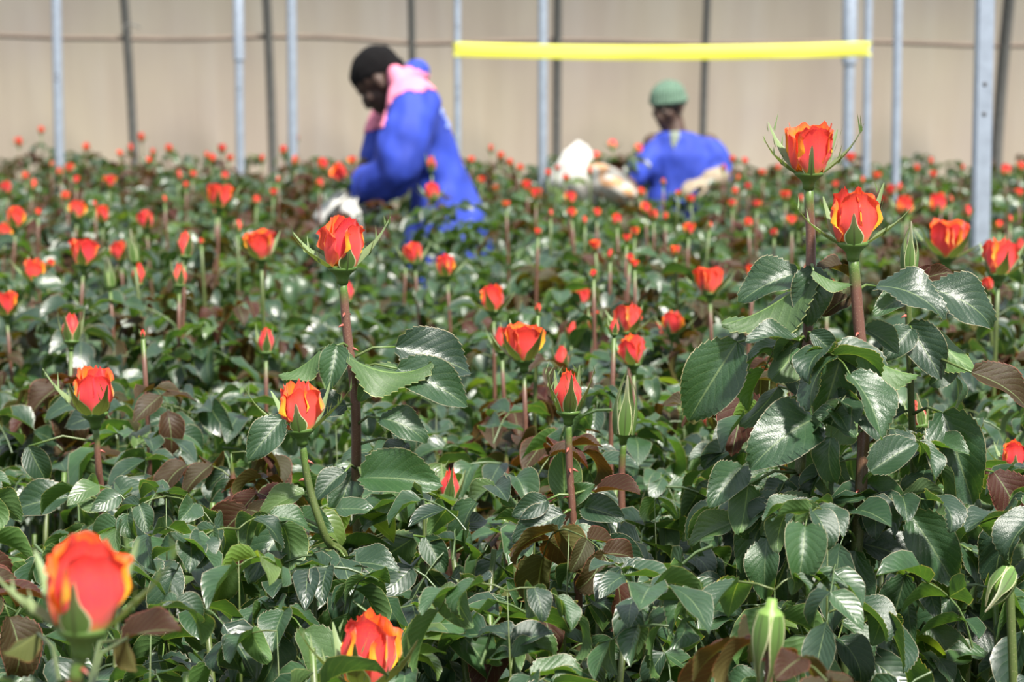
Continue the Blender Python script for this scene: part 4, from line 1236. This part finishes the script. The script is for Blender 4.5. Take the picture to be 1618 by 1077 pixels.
near_plant(at(708, 795, 3.0), 0.040, 'tight', 'small red bud half wrapped in green, beside the centre bud stem', [at(684, 860, 3.0), at(686, 960, 3.0)], FRONT, 5, 0.80, v=1, axis=Vector((0.1, 0, 1)), brown=False)
near_plant(at(1600, 745, 2.9), 0.035, 'half', 'small orange rose cut by the right picture edge', [at(1598, 830, 2.9), at(1600, 930, 2.9)], FRONT, 6, 0.92, v=0)
near_plant(at(1456, 678, 3.05), 0.036, 'tight', 'red bud peeping out between the dark leaves of the tall roses', [at(1458, 760, 3.05)], FRONT, 5, 0.88, v=2)
near_plant(at(1123, 677, 3.6), 0.036, 'tight', 'single red bud on a curved green stem, left of the tall roses', [at(1132, 720, 3.6), at(1142, 760, 3.6)], FRONT, 6, 0.86, v=0, brown=False)
near_plant(at(941, 688, 3.6), 0.030, 'tight', 'tiny red bud in green sepals right behind the centre bud', [at(944, 740, 3.6)], FRONT, 6, 0.86, v=1, brown=False)
near_plant(at(985, 690, 3.0), 0.044, 'green', 'green closed bud on a brown stem, right of the centre bud', [at(982, 760, 3.0), at(982, 900, 3.0)], FRONT, 5, 0.90, v=2)
near_plant(at(1540, 690, 2.85), 0.040, 'green', 'slim green bud behind the tall rose leaves, near the square post', [at(1538, 760, 2.85)], FRONT, 5, 0.95, v=0, brown=False)
near_plant(at(1594, 905, 2.35), 0.036, 'green', 'round green bud on a stout stem at the right picture edge', [at(1598, 990, 2.35)], FRONT, 4, 0.85, v=1, brown=False)
near_plant(at(365, 715, 3.15), 0, None, 'shoot of dark red young leaves between the front roses', [at(368, 790, 3.15), at(355, 900, 3.15)], FRONT, 7, 0.97, young=7)
near_plant(at(800, 700, 3.6), 0, None, 'shoot with rusty young leaves left of the centre bud', [at(800, 800, 3.6)], FRONT, 7, 0.88, young=4)

# ---- leafy plants filling the close rows
def near_ok(x, y, d):
    return all((x - a) ** 2 + (y - b) ** 2 > d * d for a, b in PLANTS)
cnt = 0
rf = random.Random(77)
tries = 0
while tries < 3000:
    tries += 1
    Y = math.sqrt(rf.uniform(2.2 ** 2, 4.2 ** 2)); x = rf.uniform(-0.235, 0.235) * Y
    if not near_ok(x, Y, 0.165 if Y < 3.4 else 0.20): continue
    h = min(1.45 - (rf.uniform(735, 800) - 131) * Y / FPX, 0.98) if Y > 2.5 else 1.45 - (rf.uniform(940, 1010) - 131) * Y / FPX
    px = 809 + x / Y * FPX
    if px > 1100 and 2.4 < Y < 3.2: h += 0.10
    if px > 1130 and 2.66 < Y < 3.1: h = 1.45 - (rf.uniform(540, 660) - 131) * Y / FPX
    if Y > 3.4: h = min(0.98, 1.45 - (rf.uniform(610, 680) - 131) * Y / FPX)
    zone = 'under the tall roses' if px > 1080 else ('below the centre bud' if px > 680 else ('round the bowed rose stem' if px > 330 else 'by the picture edge left of the bowed rose'))
    LATER.append((px, Y, 'flowerless rose bush %s from the left, ' + zone, zone))
    t_ = near_plant((x, Y, h), 0, None, None, (), 'leafy bushes ' + zone, 8, h, young=rf.choice((0, 0, 0, 0, 0, 0, 1, 3)), brown=False, thick=0.7, scale_lower=min(1.15, (h - 0.02) / 0.90))
    t_['category'] = 'rose bush'; LATER[-1] = (t_,) + LATER[-1]
    cnt += 1
print('close leafy plants', cnt)
NEAR_TOTAL = len(PLANTS)

# ------------------------------------------------------------------ middle and far plants
class Arch: pass
def archetype(seed, lod, young):
    r = random.Random(seed)
    A = Arch(); H = 1.10
    A.H = H
    top = Vector((r.uniform(-.07, .07), r.uniform(-.05, .05), H))
    pts = catmull([(0, 0, -0.02), (top.x * .3 + r.uniform(-.03, .03), top.y * .3, .45), (top.x * .8 + r.uniform(-.02, .02), top.y * .8, .85), top], 3)
    n = len(pts)
    V, F, UV = tube(pts, [0.0048 - 0.0012 * i / (n - 1) for i in range(n)], 6)
    A.stem = mesh('stem', V, F, UV); A.stem.materials.append(M_STEM if r.random() < .6 else M_CANE)
    cut = [p for p in pts if p.z < H - 0.19]; m_c = len(cut)
    V, F, UV = tube(cut, [0.0050 * min(1, 0.1 + 0.35 * (m_c - 1 - i)) for i in range(m_c)], 6)
    A.shoot = mesh('stem', V, F, UV); A.shoot.materials.append(M_CANE)
    A.top = top; A.axis = (pts[-1] - pts[-2]).normalized()
    A.leaves = []
    az = r.uniform(0, 6)
    z = H - (r.uniform(0.07, 0.13) if lod == 1 else r.uniform(0.05, 0.10))
    q = 0
    while z > 0.66:
        i = min(range(n - 1), key=lambda i: abs(pts[i].z - z))
        k = min(max((z - pts[i].z) / max(1e-6, pts[i + 1].z - pts[i].z), 0), 1)
        p = pts[i].lerp(pts[i + 1], k)
        az += 2.4 + r.uniform(-.4, .4)
        A.leaves.append((leaf_matrix(p, az, r.uniform(-.35, .25), r.uniform(0.85, 1.25)), r.randrange(9), q < young))
        z -= r.uniform(0.035, 0.055); q += 1
    A.low = foliage_mesh(seed + 5, 0.98 if lod == 1 else r.uniform(0.98, 1.05), 36 if lod == 1 else 40, lod, 0.26 if lod == 1 else 0.34, 0.30 if lod == 1 else 0.45); A.low.materials.append(M_YOUNG if young > 5 else M_LEAF)
    return A
MIDA = [archetype(3000 + k, 1, (0, 2, 1, 0, 3, 0, 2, 4)[k]) for k in range(8)]
FARA = [archetype(4000 + k, 2, (2, 3, 0, 4, 1, 6, 2, 0)[k]) for k in range(8)]

def field_plant(x, Y, ztop, kind, size, label, group, r, lod, leaves=None, young=False):
    px_ = 809 + x / Y * FPX
    thin = (480 < px_ < 790 and 6.3 < Y < 9.25 and not (label and 'blue coat' in label)) or (850 < px_ < 1160 and 8.5 < Y < 12.75)
    A = (MIDA if lod == 1 else FARA)[r.randrange(8)]
    s = ztop / A.H
    th = r.uniform(0, 6.28)
    off = Matrix.Rotation(th, 3, 'Z') @ Vector((A.top.x, A.top.y, 0)) * s
    t = thing('rose_plant' if kind else 'rose_bush', (x - off.x, Y - off.y, 0), label, 'rose', group)
    t.rotation_euler.z = th
    t.scale = (s, s, s)
    PLANTS.append((x - off.x, Y - off.y))
    obj('stem', A.stem if kind else A.shoot, None, t)
    if kind:
        add_flower(t, A.top + A.axis * 0.25 * size / s, A.axis, size / s, kind, r.randrange(3 if lod == 1 else 4), lod, r.uniform(0, 6.28))
    CLm, CLy = (CL_MID, CL_MID_Y) if lod == 1 else (CL_FAR, CL_FAR_Y)
    for i, (M, k, yg) in enumerate(A.leaves):
        if thin and i < 3: continue
        obj('leaf', (CLy if yg or (young and i < 6) else CLm)[k], None, t, M)
    lo = obj('lower_foliage', A.low, None, t, Matrix.Rotation(r.uniform(0, 6), 4, 'Z') @ Matrix.Diagonal((1, 1, 0.88 if thin else 1, 1)))
    lo['kind'] = 'stuff'
    return t

MIDROWS = 'roses in the middle rows'
rm = random.Random(5)
MID = [  # px, py (middle of the coloured part), height px, kind, label
    (1495, 380, 58, 'open', 'full open red-orange rose left of the thick square post foot'),
    (1577, 408, 58, 'half', 'red-orange rose right of the thick square post foot'),
    (828, 543, 58, 'open', 'large orange and yellow rose in the middle of the crop'),
    (793, 538, 38, 'tight', 'split red bud close left of the large orange and yellow rose'),
    (1001, 555, 46, 'half', 'orange-red rose with side petals parted, lower of two in the right-hand middle clump'),
    (993, 505, 46, 'half', 'upright orange rose topping the clump right of the large yellow one'),
    (887, 568, 36, 'tight', 'red bud with a pale sepal straight above the centre bud'),
    (780, 473, 42, 'half', 'red and yellow rose alone, right of the stooping worker'),
    (1062, 511, 36, 'half', 'curled pink-red rose at the right end of the middle clump'),
    (1040, 524, 26, 'tight', 'small pink bud next to the curled pink-red rose'),
    (938, 508, 32, 'tight', 'pink-red bud on a brown stem, left of the upright orange rose'),
    (970, 517, 24, 'tight', 'small orange bud tucked against the upright orange rose'),
    (903, 523, 28, 'tight', 'thin red bud between the yellow rose and the pink-red bud'),
    (915, 470, 30, 'open', 'loose open orange rose above the middle clump'),
    (1057, 561, 30, 'half', 'orange double bud low at the right of the middle clump'),
    (1122, 445, 42, 'open', 'round orange rose with a yellow side, left of the tall roses'),
    (1180, 487, 26, 'tight', 'red bud showing under the arching leaf of the tallest rose'),
    (1242, 502, 38, 'half', 'orange rose half hidden by a leaf of the tallest rose'),
    (1215, 561, 28, 'half', 'orange rose glimpsed through the leaves under the tallest rose'),
    (1306, 463, 40, 'half', 'pink-orange rose seen between the two tall stems'),
    (1190, 430, 22, 'open', 'orange rose peeping over the arching leaf of the tallest rose'),
    (1275, 433, 26, 'tight', 'dark red bud right against the tallest rose stem'),
    (850, 487, 16, 'tight', 'tiny pink bud above the large orange and yellow rose'),
    (413, 388, 46, 'open', 'wide open scarlet rose left of the big red and yellow rose'),
    (292, 388, 38, 'tight', 'red bud between two pale raised sepals'),
    (283, 436, 34, 'tight', 'split red bud below the one with pale raised sepals'),
    (131, 400, 42, 'open', 'open orange rose with a yellow lower petal, in the left rows'),
    (191, 397, 30, 'half', 'small red rose next to a pale closed bud'),
    (213, 400, 28, 'green', 'pale yellowish closed bud next to a small red rose'),
    (218, 434, 32, 'tight', 'bud split into a red and a yellow strip'),
    (174, 441, 26, 'green', 'small yellow-green closed bud below the open orange rose'),
    (52, 428, 36, 'half', 'orange-tipped rose on a long thin stem in the left rows'),
    (11, 481, 38, 'open', 'pinkish red rose touching the left picture edge'),
    (112, 520, 44, 'tight', 'red bud parted like a beak in the left rows'),
    (50, 651, 26, 'half', 'small round orange rose low in the left rows'),
    (420, 539, 38, 'tight', 'orange and red split bud above the bowed narrow rose'),
    (226, 527, 12, 'tight', 'speck of red bud among leaves in the left rows'),
    (346, 311, 38, 'open', 'glowing orange rose standing out before the far rows'),
    (232, 348, 28, 'half', 'red rose with an orange neighbour petal, left far-middle rows'),
    (121, 331, 28, 'half', 'red rose over a pink petal, between the left posts'),
    (24, 345, 32, 'half', 'orange-red rose beside a darker one at the left edge rows'),
    (7, 366, 26, 'half', 'dark red rose cut by the left edge, behind the orange-red one'),
    (684, 303, 26, 'half', 'red rose with big pale leaves in front of the blue coat'),
    (682, 259, 22, 'tight', 'highest red bud in front of the blue coat'),
    (656, 401, 32, 'half', 'red bud opening like a cup below the blue coat'),
    (641, 402, 26, 'tight', 'withered orange bud on the brown stem left of the cup-like bud'),
    (707, 421, 34, 'half', 'orange rose low before the blue coat hem'),
    (549, 462, 30, 'tight', 'orange bud with thin sepals behind the big red and yellow stem'),
    (1612, 390, 24, 'tight', 'red bud at the right edge beyond the square post'),
    (1562, 449, 22, 'half', 'small orange rose below the one right of the square post'),
    (1427, 325, 30, 'half', 'orange-red rose above the green bud tips'),
    (1480, 322, 30, 'half', 'orange-red rose left of the square post, in a loose row of three'),
    (1528, 336, 22, 'tight', 'red bud touching the square post'),
    (376, 357, 18, 'tight', 'small pink bud right of the glowing orange rose'),
    (342, 333, 14, 'tight', 'small orange bud just under the glowing orange rose'),
    (162, 339, 26, 'half', 'dull orange rose between the left posts, low'),
]
for px, py, hp, kind, label in MID:
    py2 = py + hp / 2
    real = {'open': 0.052, 'half': 0.052, 'tight': 0.044, 'green': 0.034}[kind]
    Y = 0.55 * (FPX * real / hp) + 0.45 * (1350 / (py - 131)) if hp > 24 else 1350 / (py - 131)
    Y = min(max(Y, 3.3), 8.5)
    p = at(px, py2, Y)
    if p.z > 1.22: Y = (1.45 - 1.2) * FPX / (py2 - 131) ; p = at(px, py2, Y)
    size = hp * Y / FPX * 1.04
    field_plant(p.x, p.y, p.z - 0.20 * size, kind, size, label, MIDROWS, rm, 1, young=(rm.random() < .12))

FAR = [(833,290,18),(847,303,20),(901,309,21),(893,277,12),(932,268,14),(904,331,17),(943,331,15),(975,342,19),(1020,325,20),(1033,335,17),(1052,337,12),(1012,299,14),
 (1003,361,15),(990,370,15),(941,382,18),(964,396,18),(995,400,14),(1003,409,14),(938,424,13),(1067,389,15),(1088,357,20),(1157,317,14),(1182,291,14),(1183,347,16),(1121,350,12),
 (1092,310,13),(1177,252,12),(1158,249,12),(924,343,14),(1162,298,12),(1167,278,12),(1048,284,12),(866,270,12),(880,262,10),(820,262,13),(805,254,12),
 (11,294,22),(95,270,18),(111,263,16),(51,290,20),(82,257,12),(121,281,14),(173,284,20),(105,306,16),(206,232,14),(224,216,14),(243,241,16),(235,251,12),(267,233,14),(282,275,17),
 (294,288,11),(305,272,12),(355,275,14),(351,233,15),(328,244,14),(335,248,14),(362,247,12),(30,223,15),(65,204,12),(136,231,14),(79,409,14),(318,374,10),(40,275,14),(190,240,11),
 (414,249,15),(448,236,15),(467,253,19),(510,258,20),(505,286,15),(538,268,13),(557,252,16),(405,312,14),(776,233,13),(790,244,14),(784,294,10),(470,218,10),(432,300,12),(590,236,12),
 (1471,252,13),(1589,267,20),(1363,282,14),(1386,275,13),(1241,305,16),(1266,310,14),(1408,298,19),(1422,295,19),(1376,316,18),(1396,311,15),(1433,324,20),(1487,309,17),
 (1502,311,14),(1579,350,15),(1596,341,13),(1611,301,15),(1251,343,18),(1366,331,18),(1449,263,12),(1475,272,12),(1344,247,16),(1223,362,14),(1321,288,12),(1612,260,16),(1540,285,12),
 (1205,270,12),(1230,262,11),(1196,318,13),(1143,262,12),(760,282,12),(800,318,12),(850,360,12),(870,332,13),(745,250,12),(1072,300,10),(1300,262,12),(1520,262,11),(150,318,12),(260,310,12),(60,330,12),(440,280,11)]
rfz = random.Random(9)
def far_zone(px):
    for lim, z in ((95, 'left of the first post'), (208, 'between first post and hooked hoop'), (378, 'between hooked hoop and sleeved post'), (520, 'just left of the stooping worker'), (725, 'around the stooping worker'),
                   (865, 'between stooping worker and white bag'), (1010, 'in front of the white bag'), (1150, 'before the green-capped worker'), (1260, 'between green-capped worker and tallest rose'), (1370, 'around the two tall blooms'), (1480, 'left of the thick square post')):
        if px < lim: return z
    return 'round the thick square post'
for px, py, hp in FAR:
    Y = min(1360 / (py + hp / 2 - 131) + rfz.uniform(-.3, .3), 14.7)
    if 560 < px < 790 and 8.0 < Y < 10.2: Y = 10.6
    p = at(px, py + hp / 2, Y)
    kind = rfz.choice(('half', 'half', 'open', 'tight'))
    t_ = field_plant(p.x, p.y, p.z - 0.012, kind, max(hp, 10) * Y / FPX * 0.95, None, 'far roses ' + far_zone(px), rfz, 1 if Y < 7.2 else 2)
    band = 'high small far rose' if py < 262 else ('small far rose' if py < 325 else 'low small far rose')
    LATER.append((t_, px, Y, band + ' %s from the left, ' + far_zone(px), band + far_zone(px)))

# leafy plants between them
tries = 0; nf = 0
rg = random.Random(31)
MAN, WOM = at(700, 300, 9.2), at(1075, 260, 12.7)
while tries < 9000 and nf < 150:
    tries += 1
    Y = math.sqrt(rg.uniform(4.0 ** 2, 14.5 ** 2)); x = rg.uniform(-0.222, 0.222) * Y
    if not near_ok(x, Y, 0.20 + 0.020 * Y): continue
    if (x - MAN.x) ** 2 + (Y - MAN.y) ** 2 < 0.09 or (x - WOM.x) ** 2 + (Y - WOM.y) ** 2 < 0.09: continue
    px = 809 + x / Y * FPX
    z = rg.uniform(0.93, 1.05) if Y > 6 else rg.uniform(0.88, 1.0)
    if 480 < px < 790 and 6.3 < Y < 9.2: z = min(z, 0.90)
    if 850 < px < 1160 and 8.5 < Y < 12.7: z = min(z, 0.94)
    band = 'flowerless far rose bush' if Y > 8 else 'flowerless mid-row rose bush'
    z_ = far_zone(px)
    t_ = field_plant(x, Y, z + 0.04, None, 0, None, band + 'es ' + z_, rg, 1 if Y < 7.2 else 2)
    t_['category'] = 'rose bush'
    LATER.append((t_, px, Y, band + ' %s from left, ' + z_, band + z_))
    nf += 1
print('leafy field plants', nf, 'of all', len(PLANTS))

# beyond the sides of the picture the crop goes on
bag = Bag()
rs = random.Random(3)
for k in range(150):
    Y = math.sqrt(rs.uniform(2.0 ** 2, 15.0 ** 2)); sgn = rs.choice((-1, 1)); x = sgn * (0.235 * Y + rs.uniform(0.1, 1.1))
    A = CB2
    for q in range(26):
        z = 1.0 - 0.6 * rs.random() ** 1.3; a = rs.uniform(0, 6.28); rr_ = 0.3 * math.sqrt(rs.random())
        M = leaf_matrix(Vector((x + rr_ * math.cos(a), Y + rr_ * math.sin(a), z)), a - PI / 2, rs.uniform(-.5, .5), rs.uniform(.9, 1.3))
        c = CB2[rs.randrange(9)]; off = bag.n
        V = xf(M, np.concatenate(c.v)); bag.v.append(V); bag.f.extend([[i + off for i in f] for f in c.f]); bag.uv.append(np.concatenate(c.uv)); bag.t.append(np.concatenate(c.t)); bag.n += len(V)
    V, F, UV = tube([(x, Y, -0.02), (x, Y, 0.5), (x + 0.03, Y, 0.95)], 0.005, 4)
    off = bag.n; bag.v.append(np.array(V)); bag.f.extend([[i + off for i in f] for f in F]); bag.uv.append(np.full((len(V), 2), .4)); bag.t.append(np.full(len(V), .9)); bag.n += len(V)
tag(obj('rose_foliage', bag.mesh('rose_foliage'), M_LEAF), 'leafy rose crop going on beyond both sides of the rows', 'foliage', None, 'stuff')

seen_ = {}
for t_, px, Y, lab, z_ in LATER: seen_.setdefault(z_, []).append((px, t_, lab))
for z_, rows in seen_.items():
    rows.sort(key=lambda q: q[0])
    for i, (px, t_, lab) in enumerate(rows):
        t_['label'] = lab % ORD[min(i, len(ORD) - 1)]
print('same zone most', max(len(v) for v in seen_.values()))
